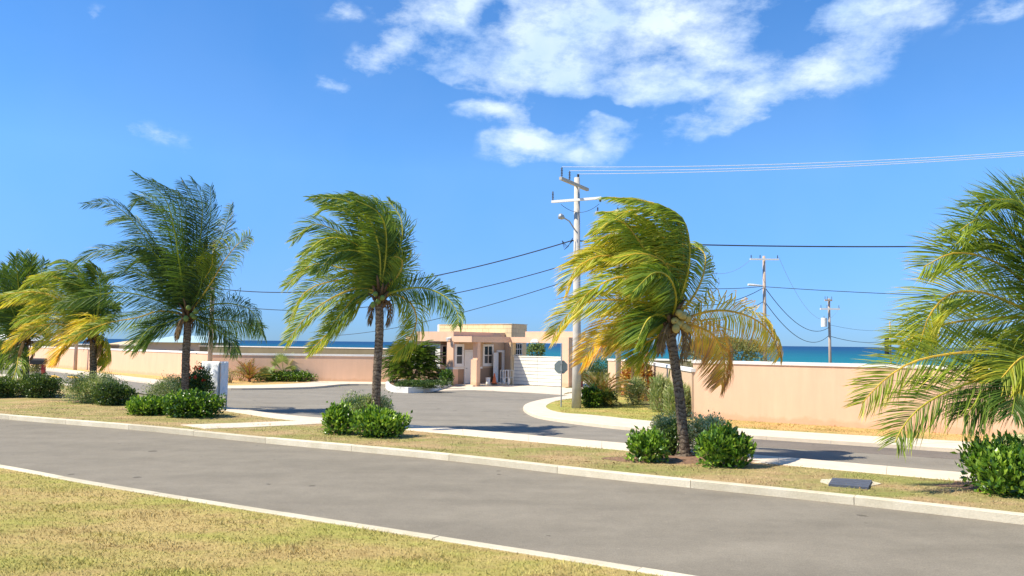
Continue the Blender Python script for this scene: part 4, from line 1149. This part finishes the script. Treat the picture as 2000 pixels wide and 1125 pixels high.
# banana-like leaf and dracaenas in the wall bed
cb = G(1314, 795, HZ)
rosette('broadleaf_plant', cb, [blade_leaf_mesh(1.7, .16, 8, .5, tint=(.1, .6))], M_BRIGHT, 8, 'broad upright banana-like green leaves in the wall bed', 'plant', (50, 85), (.8, 1.1), 'leaf', .2)
for (x, y, h, lb) in ((1236, 776, 1.6, 'red dracaena nearest the pale pole in the wall bed'), (1262, 784, 1.75, 'tall red-tipped dracaena against the receding wall')):
    cb = G(x, y, HZ)
    rosette('dracaena', cb, [blade_leaf_mesh(.62, .04, 5, .5, tint=(.6, 1.0))], M_BRONZE, 26, lb, 'dracaena', (0, 85), (.8, 1.1), 'leaf', .1, .02, h)


def fan_leaf(L):
    m = MB(); m.tube([(0, 0, 0), (L * .5, 0, -.02), (L, 0, -.1)], [.014, .011, .01], 4, tint=.6)
    for k in range(21):
        a = R(-125 + 250 * k / 20); l = .62 * (1 - .25 * abs(k - 10) / 10); d = np.array([[math.cos(a), math.sin(a), -.12]]);
        V, Fq, T = leaf_mesh(np.array([[L, 0, -.1]]), d, np.array([[0., 0, 1]]), np.array([l]), np.array([.032]), np.array([.3 + .5 * random.random()])); m.arr(V, Fq, T)
    return m


for (x, y, h, s, lb) in ((553, 744, .45, 1.0, 'pale green fan palm on the far verge, larger of the pair'), (577, 742, .3, .85, 'smaller fan palm at the right shoulder of the larger one'), (522, 745, .1, .6, 'small pale fan palm between the bronze plant and the big fan palm')):
    cb = G(x, y, HZ)
    rosette('fan_palm', cb, [fan_leaf(.9), fan_leaf(.7)], M_PALE, 17, lb, 'fan palm', (5, 80), (.8 * s, 1.15 * s), 'leaf', .1, .05, h)

# dense feathery palm bush in the planter
cb = D(803, 752, 49.0); cb.z = .24
root = empty('feathery_bush', tuple(cb), label='big dark green feathery bush filling the white kerbed planter by the gatehouse', cat='bush')
fl = [feather_leaf(1.35, 24, .30, .75, (.05, .3), .5, .028).build('leaf', M_FROND), feather_leaf(1.1, 20, .26, .95, (.15, .42), .5, .028).build('leaf', M_FROND)]
fd = [o.data for o in fl]; [bpy.data.objects.remove(o) for o in fl]
for k in range(520):
    azm = random.uniform(0, 6.283); r = math.sqrt(random.random()); hh = random.random() ** .8
    rr = 1.25 * r * math.sqrt(max(0, 1 - (hh * .85) ** 2)); o = bpy.data.objects.new('leaf', random.choice(fd)); COL.objects.link(o); o.parent = root
    o.location = (math.cos(azm) * rr * 1.05, math.sin(azm) * rr * .85, .1 + hh * 1.95); el = 15 + hh * 45 + random.uniform(-18, 18)
    o.rotation_euler = (random.uniform(-.4, .4), -R(el), azm + random.uniform(-.5, .5)); s = random.uniform(.6, .95); o.scale = (s, s, s)
m = MB()
for k in range(8): a = k * .8; m.tube([cb, cb + Vector((math.cos(a) * .5, math.sin(a) * .4, .9)), cb + Vector((math.cos(a) * .9, math.sin(a) * .7, 1.5))], [.05, .04, .02], 5)
part(m, 'stem', M_STEM, root)
shrub('shrub', 768, 866, 745, 759, 'dark', 'low dark edging plants at the foot of the feathery bush', z=.24, depth_r=.8)
shrub('shrub', 858, 886, 724, 753, 'cover', 'small green shrub against the gatehouse pilaster', z=.24, n=900)

# ------------------------------------------------------------------ coconut palms


def palm_frond(pts3, parent, mtl, n_leaf, ll, tint, roll, wind, sway, seed, wd=.017, inner=.06, fw0=.62, fw1=.6, gustf=.15):
    """rachis through 3D points, leaflets along both sides, combed by the wind"""
    P = np.array(smooth_line(pts3, .12)); s = np.concatenate([[0], np.cumsum(np.linalg.norm(np.diff(P, axis=0), axis=1))]); Ltot = s[-1]
    r = np.random.default_rng(seed); m = MB()
    us = np.linspace(0, 1, 16); C = np.column_stack([np.interp(us * Ltot, s, P[:, i]) for i in range(3)])
    m.tube([tuple(c) for c in C], [.036 * (1 - .85 * u) + .004 for u in us], 5, tint=np.repeat(np.clip(tint + .42 + 0 * us, 0, .85), 5))
    n = n_leaf; u = np.repeat(inner + (1 - inner) * (np.arange(n) + r.uniform(0, .5, n)) / n, 2); u = np.clip(u, 0, .995); side = np.tile([-1., 1.], n)
    X = np.column_stack([np.interp(u * Ltot, s, P[:, i]) for i in range(3)]); X2 = np.column_stack([np.interp(np.minimum(u * Ltot + .1, Ltot + .0), s, P[:, i]) for i in range(3)])
    X1 = np.column_stack([np.interp(u * Ltot - .1, s, P[:, i]) for i in range(3)])
    T = X2 - X1; T /= np.linalg.norm(T, axis=1, keepdims=True)
    Yv = np.array([0, 1.0, 0])[None].repeat(len(T), 0); Nv = np.cross(Yv, T); Nv /= np.linalg.norm(Nv, axis=1, keepdims=True) + 1e-9; Bv = np.cross(T, Nv)
    ro = roll + r.normal(0, .12, len(T)); S = side[:, None] * (Nv * np.cos(ro)[:, None] + Bv * np.sin(ro)[:, None])
    prof = np.sin(np.pi * (.16 + .78 * u)) ** .65
    L = ll * prof * r.uniform(.82, 1.12, len(u))
    fwd = fw0 + fw1 * u ** 2
    j1 = r.normal(size=(len(u), 3)) * .05; j2 = r.normal(size=(len(u), 3)) * .08
    gust = (1 + gustf * np.sin(u * 9 + seed))[:, None]
    w = np.array(wind)[None] * gust; g = np.array([0, 0, -1.0])[None] * sway
    d0 = S * .85 + T * fwd[:, None] + w * .35 + g * .25 + j1; d1 = S * .62 + T * fwd[:, None] * .9 + w * .95 + g * .75 + j1 + j2; d2 = S * .42 + T * fwd[:, None] * .7 + w * 1.2 + g * 1.3 + j1 + j2 * 1.5
    for d in (d0, d1, d2): d /= np.linalg.norm(d, axis=1, keepdims=True)
    l3 = (L / 3)[:, None]; p0 = X; p1 = p0 + d0 * l3; p2 = p1 + d1 * l3 * 1.1; p3 = p2 + d2 * l3
    # blade across direction
    A = np.cross(d1, T + r.normal(size=T.shape) * .35); A /= np.linalg.norm(A, axis=1, keepdims=True) + 1e-9
    A = np.cross(d1, A)    # lies mostly along the rachis
    A = A + r.normal(size=A.shape) * .35; A -= (A * d1).sum(1, keepdims=True) * d1; A /= np.linalg.norm(A, axis=1, keepdims=True)
    w0 = wd * r.uniform(.8, 1.2, len(u))[:, None]
    V = np.stack([p0 - A * w0 * .5, p0 + A * w0 * .5, p1 - A * w0, p1 + A * w0, p2 - A * w0 * .75, p2 + A * w0 * .75, p3], 1)
    b = np.arange(len(u))[:, None] * 7
    tri = np.concatenate([b + np.array([[q]]) for q in ()]) if False else None
    F4 = [(0, 1, 3), (0, 3, 2), (2, 3, 5), (2, 5, 4), (4, 5, 6)]
    FF = np.concatenate([b + np.array([f]) for f in F4])
    tt = tint + r.normal(0, .06, len(u)) + .08 * u
    TT = np.stack([tt - .02] * 4 + [tt + .06] * 2 + [tt + .18], 1)
    m.arr(V, FF, np.clip(TT, 0, 1))
    return part(m, 'frond', mtl, parent)


def coconut_palm(label, base_px, trunk_px, crown_px, zoom, fronds, radii, nuts=None, wind=(-.8, 0, -.1), ll=.8, n_leaf=80, sway=.45, dscale=1.0, extra=0, wd=.014, tint_shift=0.0, group='coconut palms planted along the median'):
    ox, oy, sc = zoom
    def zp(x, y): return ox + x / sc, oy + y / sc
    b = G(*base_px, HZ); dep = b.y
    root = empty('coconut_palm', tuple(b), label=label, cat='palm tree', group=group)
    tp = [b - Vector((0, 0, .05))] + [D(x, y, dep) for x, y in trunk_px]
    P = smooth_line([tuple(p) for p in tp], .09); n = len(P)
    rr = []
    for i in range(n):
        u = i / (n - 1); base = np.interp(u, [0, .06, .2, .6, 1], radii); rr.append(base * (1 + (.045 if i % 2 else -.02)))
    part(MB().tube([tuple(p) for p in P], rr, 16), 'trunk', M_TRUNK, root, True)
    cx, cy = crown_px; cr = D(cx, cy, dep)
    # leaf bases and fibres
    m = MB(); rt = radii[-1]
    for k in range(16):
        a = k * 2.4; q = cr + Vector((math.cos(a) * rt * .6, math.sin(a) * rt * .6, -.35 + .03 * k)); e = q + Vector((math.cos(a) * .28, math.sin(a) * .28, .22 + .02 * k))
        m.tube([q, q.lerp(e, .5) + Vector((0, 0, .05)), e], [.07, .045, .02], 6)
    part(m, 'leaf_base', M_FIBRE, root, True)
    m = MB()
    for k in range(14):
        a = random.uniform(0, 6.28); l = random.uniform(.25, .6); q = cr + Vector((math.cos(a) * rt, math.sin(a) * rt, -.15)); m.tube([q, q + Vector((math.cos(a) * .15 - .05, math.sin(a) * .15, -l * .4)), q + Vector((math.cos(a) * .18 - .12, math.sin(a) * .15, -l))], [.022, .016, .004], 4)
    part(m, 'dry_stalk', M_FIBRE, root)
    rs = random.Random(int(cx))
    for i, (pts, tint, roll) in enumerate(fronds):
        dy = rs.uniform(-1, 1) * 1.2 * dscale
        L = [zp(*p) for p in pts]; n = len(L); p3 = []
        for k, (x, y) in enumerate(L):
            f = k / (n - 1); yy = dep + dy * f ** 1.3
            q = D(x, y, yy); p3.append(tuple(q))
        p3[0] = tuple(cr.lerp(Vector(p3[0]), .3))
        ti = min(1, max(0, tint + tint_shift))
        palm_frond(p3, root, M_FROND, n_leaf, ll * rs.uniform(.9, 1.1), ti, R(roll + rs.uniform(-12, 12)), wind, sway, int(cx * 7 + i), wd)
        for e in range(extra if i % 2 == 0 and pts[-1][1] < pts[0][1] - 100 else 0):      # sister fronds at other depths fill the crown
            dy2 = rs.uniform(-1.6, 1.6) * dscale; j = [(rs.uniform(-.28, .28) * k, rs.uniform(-.2, .2) * k) for k in range(n)]; sx = rs.uniform(-.06, .12); sz = rs.uniform(-.16, .12)
            p4 = []
            for k, q in enumerate(p3):
                f = k / (n - 1); p4.append((q[0] + sx * k, q[1] + dy2 * f, q[2] + sz * k))
            palm_frond(p4, root, M_FROND, n_leaf, ll * rs.uniform(.8, 1.05), min(1, max(0, ti + rs.uniform(-.15, .1))), R(roll + rs.uniform(-30, 30)), wind, sway, int(cx * 13 + i * 5 + e), wd)
    for k in range(2):      # withered fronds hanging against the trunk
        a = k * 1.7 + cx; q0 = cr + Vector((0, 0, -.12)); dx, dy = math.cos(a), math.sin(a)
        L_ = rs.uniform(.3, .6); pts = [tuple(q0 + Vector((dx * .12, dy * .12, .03))), tuple(q0 + Vector((dx * .34, dy * .34, -.12))), tuple(q0 + Vector((dx * .42 - .06, dy * .42, -.35 - L_ * .3))), tuple(q0 + Vector((dx * .36 - .12, dy * .36, -.3 - L_)))]
        palm_frond(pts, root, M_DRY, 40, .34, .5, .5, (-.1, 0, -.5), .9, int(cx + k), .012)
    if nuts:
        mt, cnt, nx0, ny0, rad = nuts
        base = D(nx0, ny0, dep - .25); vs = None
        import bmesh
        bm = bmesh.new(); bmesh.ops.create_icosphere(bm, subdivisions=2, radius=rad); me = bpy.data.meshes.new('coconut'); bm.to_mesh(me); bm.free(); me.materials.append(mt)
        me.polygons.foreach_set('use_smooth', [True] * len(me.polygons))
        for k in range(cnt):
            o = bpy.data.objects.new('coconut', me); COL.objects.link(o); o.parent = root
            w = base + Vector((((k * 37) % 5 - 2) * rad * .75, ((k * 17) % 3 - 1) * rad * .8, ((k * 23) % 7 - 3) * rad * .62)); o.location = w - b; o.scale = (.95, .95, 1.15); o.rotation_euler = (k * .5, k * .3, 0)
    return root


Z4 = (1060, 370, 2.046)
F4 = [([(515, 530), (560, 300), (540, 130), (420, 50), (260, 30)], .42, 60), ([(515, 530), (545, 280), (500, 140), (380, 80), (220, 130)], .50, 50), ([(515, 530), (530, 330), (470, 180), (350, 150), (200, 210)], .55, 40),
      ([(520, 530), (580, 330), (585, 200), (555, 110), (470, 60)], .35, 70), ([(510, 520), (480, 380), (400, 270), (280, 235), (140, 290)], .58, 30), ([(500, 530), (430, 400), (360, 310), (250, 262), (140, 310), (90, 400)], .60, 25),
      ([(500, 540), (440, 462), (350, 445), (200, 445), (100, 500), (40, 590)], .62, 20), ([(500, 560), (490, 515), (430, 485), (330, 505), (230, 590), (160, 690)], .78, 20), ([(500, 480), (550, 360), (510, 300), (440, 308), (370, 350)], .66, 20),
      ([(540, 520), (600, 430), (640, 345), (650, 265), (620, 232), (585, 240)], .45, 0), ([(560, 560), (640, 492), (740, 485), (850, 520), (920, 590), (945, 670)], .74, 10), ([(550, 570), (620, 550), (680, 580), (715, 640), (728, 710), (712, 780)], .86, 10),
      ([(505, 580), (455, 590), (405, 620), (375, 690)], .5, 10), ([(515, 520), (450, 330), (380, 200), (300, 120), (200, 175)], .48, 50), ([(515, 520), (500, 300), (450, 150), (350, 95), (240, 90)], .45, 60), ([(515, 520), (565, 350), (555, 230), (500, 190), (420, 240)], .6, 30),
      ([(505, 560), (440, 530), (340, 560), (260, 620)], .66, 10), ([(510, 520), (480, 420), (400, 360), (300, 350), (200, 400), (120, 470)], .55, 30), ([(520, 520), (520, 400), (470, 260), (370, 200), (250, 200)], .5, 45), ([(520, 520), (560, 420), (585, 300), (560, 200)], .2, 60),
      ([(520, 520), (530, 430), (500, 350), (440, 330), (360, 400)], .4, 30), ([(510, 540), (470, 500), (420, 520), (380, 600)], .3, 30)]
coconut_palm('leaning wind-blown palm with yellow fronds and a bunch of coconuts, nearest the concrete pole', (1335, 893), [(1333, 840), (1328, 780), (1319, 715), (1310, 655), (1309, 632)], (1311, 625), Z4, F4, [.25, .165, .125, .118, .115],
             nuts=(M_NUT, 9, 1331, 627, .10), wind=(-.75, 0, -.2), ll=.9, n_leaf=120, sway=.42, extra=1, tint_shift=0.0)
Z3 = (530, 350, 2.164)
F3 = [([(460, 490), (470, 300), (440, 160), (360, 80), (230, 65)], .28, 55), ([(455, 490), (430, 300), (350, 170), (260, 115), (185, 150)], .3, 45), ([(450, 490), (420, 340), (340, 265), (230, 250), (130, 320)], .34, 35), ([(450, 480), (390, 330), (290, 230), (180, 190), (90, 260)], .3, 35),
      ([(450, 470), (400, 420), (300, 378), (180, 360), (60, 450)], .38, 30), ([(450, 460), (380, 430), (260, 430), (140, 480), (75, 600)], .42, 25), ([(450, 460), (380, 458), (260, 500), (150, 580), (65, 690)], .45, 20), ([(455, 455), (400, 480), (320, 570), (230, 660), (160, 730)], .47, 20),
      ([(470, 490), (520, 350), (553, 250), (545, 160), (495, 92)], .25, 0), ([(465, 490), (500, 380), (510, 250), (480, 140), (430, 80)], .22, 40), ([(480, 460), (540, 400), (552, 340), (500, 328), (420, 375)], .52, 20),
      ([(480, 490), (560, 465), (650, 460), (740, 500), (785, 560), (790, 620)], .2, 15), ([(475, 495), (540, 490), (600, 540), (612, 610), (575, 690), (520, 740)], .5, 20), ([(455, 490), (400, 390), (300, 310), (200, 300), (110, 400)], .33, 30), ([(460, 480), (450, 330), (400, 200), (310, 120), (210, 100)], .26, 50),
      ([(455, 480), (380, 480), (300, 560), (240, 640)], .35, 25), ([(462, 480), (480, 300), (470, 180), (430, 110), (340, 60)], .22, 60), ([(465, 490), (440, 380), (380, 300), (300, 260), (200, 280)], .3, 40), ([(470, 500), (500, 430), (520, 340), (510, 240)], .18, 50)]
coconut_palm('upright green palm in the middle of the photo with one frond arching over the gatehouse', (733, 838), [(734, 790), (737, 720), (741, 650), (741, 592)], (742, 578), Z3, F3, [.22, .155, .135, .13, .13], wind=(-.45, 0, 0), ll=.86, n_leaf=118, sway=.35, extra=1, nuts=(M_NUTG, 4, 738, 585, .09), tint_shift=.03)
Z2 = (130, 330, 2.617)
F2 = [([(620, 740), (600, 500), (590, 300), (560, 150), (450, 60)], .05, 50), ([(620, 740), (660, 500), (690, 300), (690, 150), (640, 60)], .06, 20), ([(640, 740), (690, 450), (735, 250), (735, 90)], .08, 10), ([(610, 740), (560, 500), (500, 250), (400, 140), (330, 190)], .10, 45),
      ([(600, 740), (520, 520), (430, 350), (330, 250), (210, 270)], .10, 40), ([(600, 740), (480, 560), (350, 450), (230, 412), (100, 440), (0, 520)], .12, 30), ([(600, 730), (460, 670), (300, 632), (120, 650), (-50, 700)], .18, 25), ([(590, 750), (480, 725), (360, 760), (200, 790), (0, 870)], .42, 20),
      ([(590, 760), (500, 790), (420, 820), (340, 920)], .2, 20), ([(650, 740), (740, 580), (800, 480), (870, 390), (940, 340)], .45, 10), ([(650, 740), (760, 692), (860, 692), (950, 730), (1005, 860)], .05, 20), ([(660, 760), (760, 770), (880, 782), (1000, 815)], .38, 10),
      ([(660, 770), (760, 820), (830, 865), (880, 940)], .08, 15), ([(630, 700), (690, 590), (740, 500), (745, 440)], .35, 30), ([(610, 700), (560, 600), (450, 430), (340, 390), (250, 420)], .12, 30), ([(615, 700), (590, 450), (520, 250), (420, 180), (340, 130)], .05, 45), ([(620, 720), (640, 500), (650, 330), (620, 200), (560, 110)], .04, 40),
      ([(610, 740), (540, 640), (420, 560), (300, 520), (180, 560)], .1, 30), ([(615, 720), (570, 560), (490, 450), (390, 420)], .1, 40), ([(630, 740), (680, 620), (700, 480), (700, 380)], .04, 30), ([(600, 760), (520, 760), (440, 820), (400, 900)], .15, 25)]
coconut_palm('tall dark green palm behind the covered notice board, crown swept to the left', (362, 800), [(362, 760), (363, 700), (366, 650), (366, 628)], (367, 615), Z2, F2, [.22, .16, .15, .145, .14], wind=(-.5, 0, -.08), ll=1.0, n_leaf=125, sway=.4, extra=1, dscale=1.1, wd=.0125, nuts=(M_NUTG, 5, 374, 612, .11))
Z1 = (0, 450, 2.96)
F1 = [([(540, 600), (520, 400), (470, 250), (380, 180), (290, 190)], .42, 50), ([(540, 590), (470, 400), (350, 280), (220, 270), (130, 330)], .58, 40), ([(530, 600), (430, 450), (300, 370), (130, 380), (10, 430)], .70, 25), ([(530, 600), (440, 520), (300, 480), (160, 500), (80, 540)], .55, 25),
      ([(530, 610), (430, 560), (300, 540), (150, 580), (30, 680)], .76, 20), ([(530, 620), (450, 600), (370, 660), (320, 760)], .85, 20), ([(540, 600), (545, 520), (500, 530), (430, 600)], .78, 30), ([(550, 610), (600, 640), (620, 700), (590, 780)], .7, 20), ([(545, 600), (570, 400), (560, 280), (500, 200)], .3, 40),
      ([(550, 600), (600, 500), (650, 430), (690, 430)], .3, 20), ([(540, 600), (490, 420), (400, 300), (290, 250), (200, 290)], .5, 40), ([(540, 600), (450, 470), (330, 420), (210, 430), (120, 490)], .62, 30), ([(535, 610), (460, 560), (380, 590), (260, 640), (180, 700)], .7, 25), ([(545, 590), (540, 420), (480, 330), (380, 300)], .35, 40)]
coconut_palm('yellowing palm with fronds streaming left, second from the left edge', (182, 784), [(182, 750), (182, 700), (182, 668)], (182, 655), Z1, F1, [.22, .17, .15, .14, .14], wind=(-.65, 0, -.15), ll=.95, n_leaf=120, sway=.45, extra=1, dscale=1.2, wd=.017, tint_shift=-.10)
F0 = [([(140, 640), (115, 400), (90, 150)], .25, 10), ([(140, 640), (150, 380), (190, 150)], .28, 10), ([(140, 640), (80, 420), (10, 230)], .28, 15), ([(135, 640), (50, 480), (-60, 430)], .22, 20), ([(140, 640), (200, 450), (260, 300)], .25, 20), ([(130, 660), (110, 720), (95, 800), (50, 930)], .35, 15),
      ([(130, 640), (20, 560), (-120, 600)], .2, 20), ([(150, 640), (210, 560), (280, 560)], .3, 20), ([(140, 640), (130, 380), (140, 130)], .22, 30), ([(135, 640), (60, 400), (40, 200)], .2, 30), ([(130, 650), (60, 640), (0, 720), (-40, 820)], .3, 20), ([(135, 640), (90, 520), (0, 470), (-90, 520)], .15, 20)]
coconut_palm('leftmost palm with a stiff upright fan of green fronds, partly cut by the photo edge', (50, 773), [(50, 740), (50, 700), (49, 675)], (49, 660), Z1, F0, [.22, .17, .16, .15, .15], wind=(-.15, 0, .1), ll=1.1, n_leaf=90, sway=.3, extra=1, wd=.02)
Z5 = (1660, 340, 1.706)
F5 = [([(700, 530), (600, 300), (520, 180), (430, 150), (365, 190)], .30, 35), ([(700, 520), (600, 380), (480, 290), (350, 262), (245, 310)], .42, 25), ([(700, 530), (560, 440), (430, 392), (330, 402), (265, 470), (235, 560)], .50, 15), ([(700, 560), (560, 590), (400, 592), (220, 622), (110, 690), (40, 765)], .46, 15),
      ([(700, 580), (580, 640), (400, 695), (260, 760), (185, 830), (150, 895)], .28, 15), ([(700, 600), (600, 650), (500, 690), (430, 750), (380, 810)], .12, 15), ([(710, 520), (660, 320), (620, 160), (560, 90), (470, 85)], .30, 30), ([(700, 530), (600, 480), (450, 482), (300, 505), (160, 570)], .40, 20),
      ([(720, 550), (620, 590), (560, 620), (505, 680)], .5, 20), ([(700, 530), (620, 330), (540, 240), (440, 215), (340, 235)], .2, 35), ([(720, 530), (700, 320), (690, 170), (640, 75), (570, 50)], .3, 30),
      ([(740, 530), (860, 400), (980, 380), (1080, 480)], .3, 20), ([(740, 540), (880, 540), (1000, 620), (1060, 740)], .35, 20), ([(740, 560), (820, 640), (880, 760)], .3, 20), ([(730, 530), (780, 300), (860, 180), (960, 160)], .3, 30), ([(700, 540), (620, 640), (560, 720), (540, 800)], .08, 20),
      ([(705, 530), (640, 260), (580, 130), (500, 90), (420, 110)], .22, 35)]
coconut_palm('large close palm at the right edge with long sunlit fronds reaching left', (2095, 955), [(2093, 880), (2085, 790), (2078, 700), (2075, 655)], (2072, 645), Z5, F5, [.28, .20, .17, .16, .16], wind=(-.12, 0, .03), ll=1.12, n_leaf=140, sway=.16, extra=0, dscale=1.0, wd=.0115, tint_shift=.03)

# ------------------------------------------------------------------ leaf litter under the shrubs and along the median kerb
P = []
for (px, py, rx, ry, n) in ((1340, 905, 2.6, .8, 90), (712, 850, 2.0, .7, 60), (345, 812, 2.6, .8, 60), (2000, 965, 1.8, .7, 60), (1000, 900, 5, .8, 40), (1600, 955, 3.5, .5, 40)):
    g = G(px, py, HZ); P.append(np.column_stack([g.x + rng.normal(0, rx * .5, n), g.y + rng.normal(0, ry * .5, n)]))
P = np.concatenate(P); P = P[inside(med, P)]; n = len(P); a = rng.uniform(0, 6.28, n)
P3 = np.column_stack([P, np.full(n, HZ + .035)])
V, Fq, T = leaf_mesh(P3, np.column_stack([np.cos(a), np.sin(a), rng.uniform(-.1, .3, n)]), np.tile([0, 0, 1.0], (n, 1)) + rng.normal(size=(n, 3)) * .3, rng.uniform(.05, .12, n), rng.uniform(.015, .03, n), rng.random(n))
MB().arr(V, Fq, T).build('leaf_litter', M_DRY, kind='stuff', label='dry fallen leaves scattered on the median grass round the shrubs', cat='leaf litter')
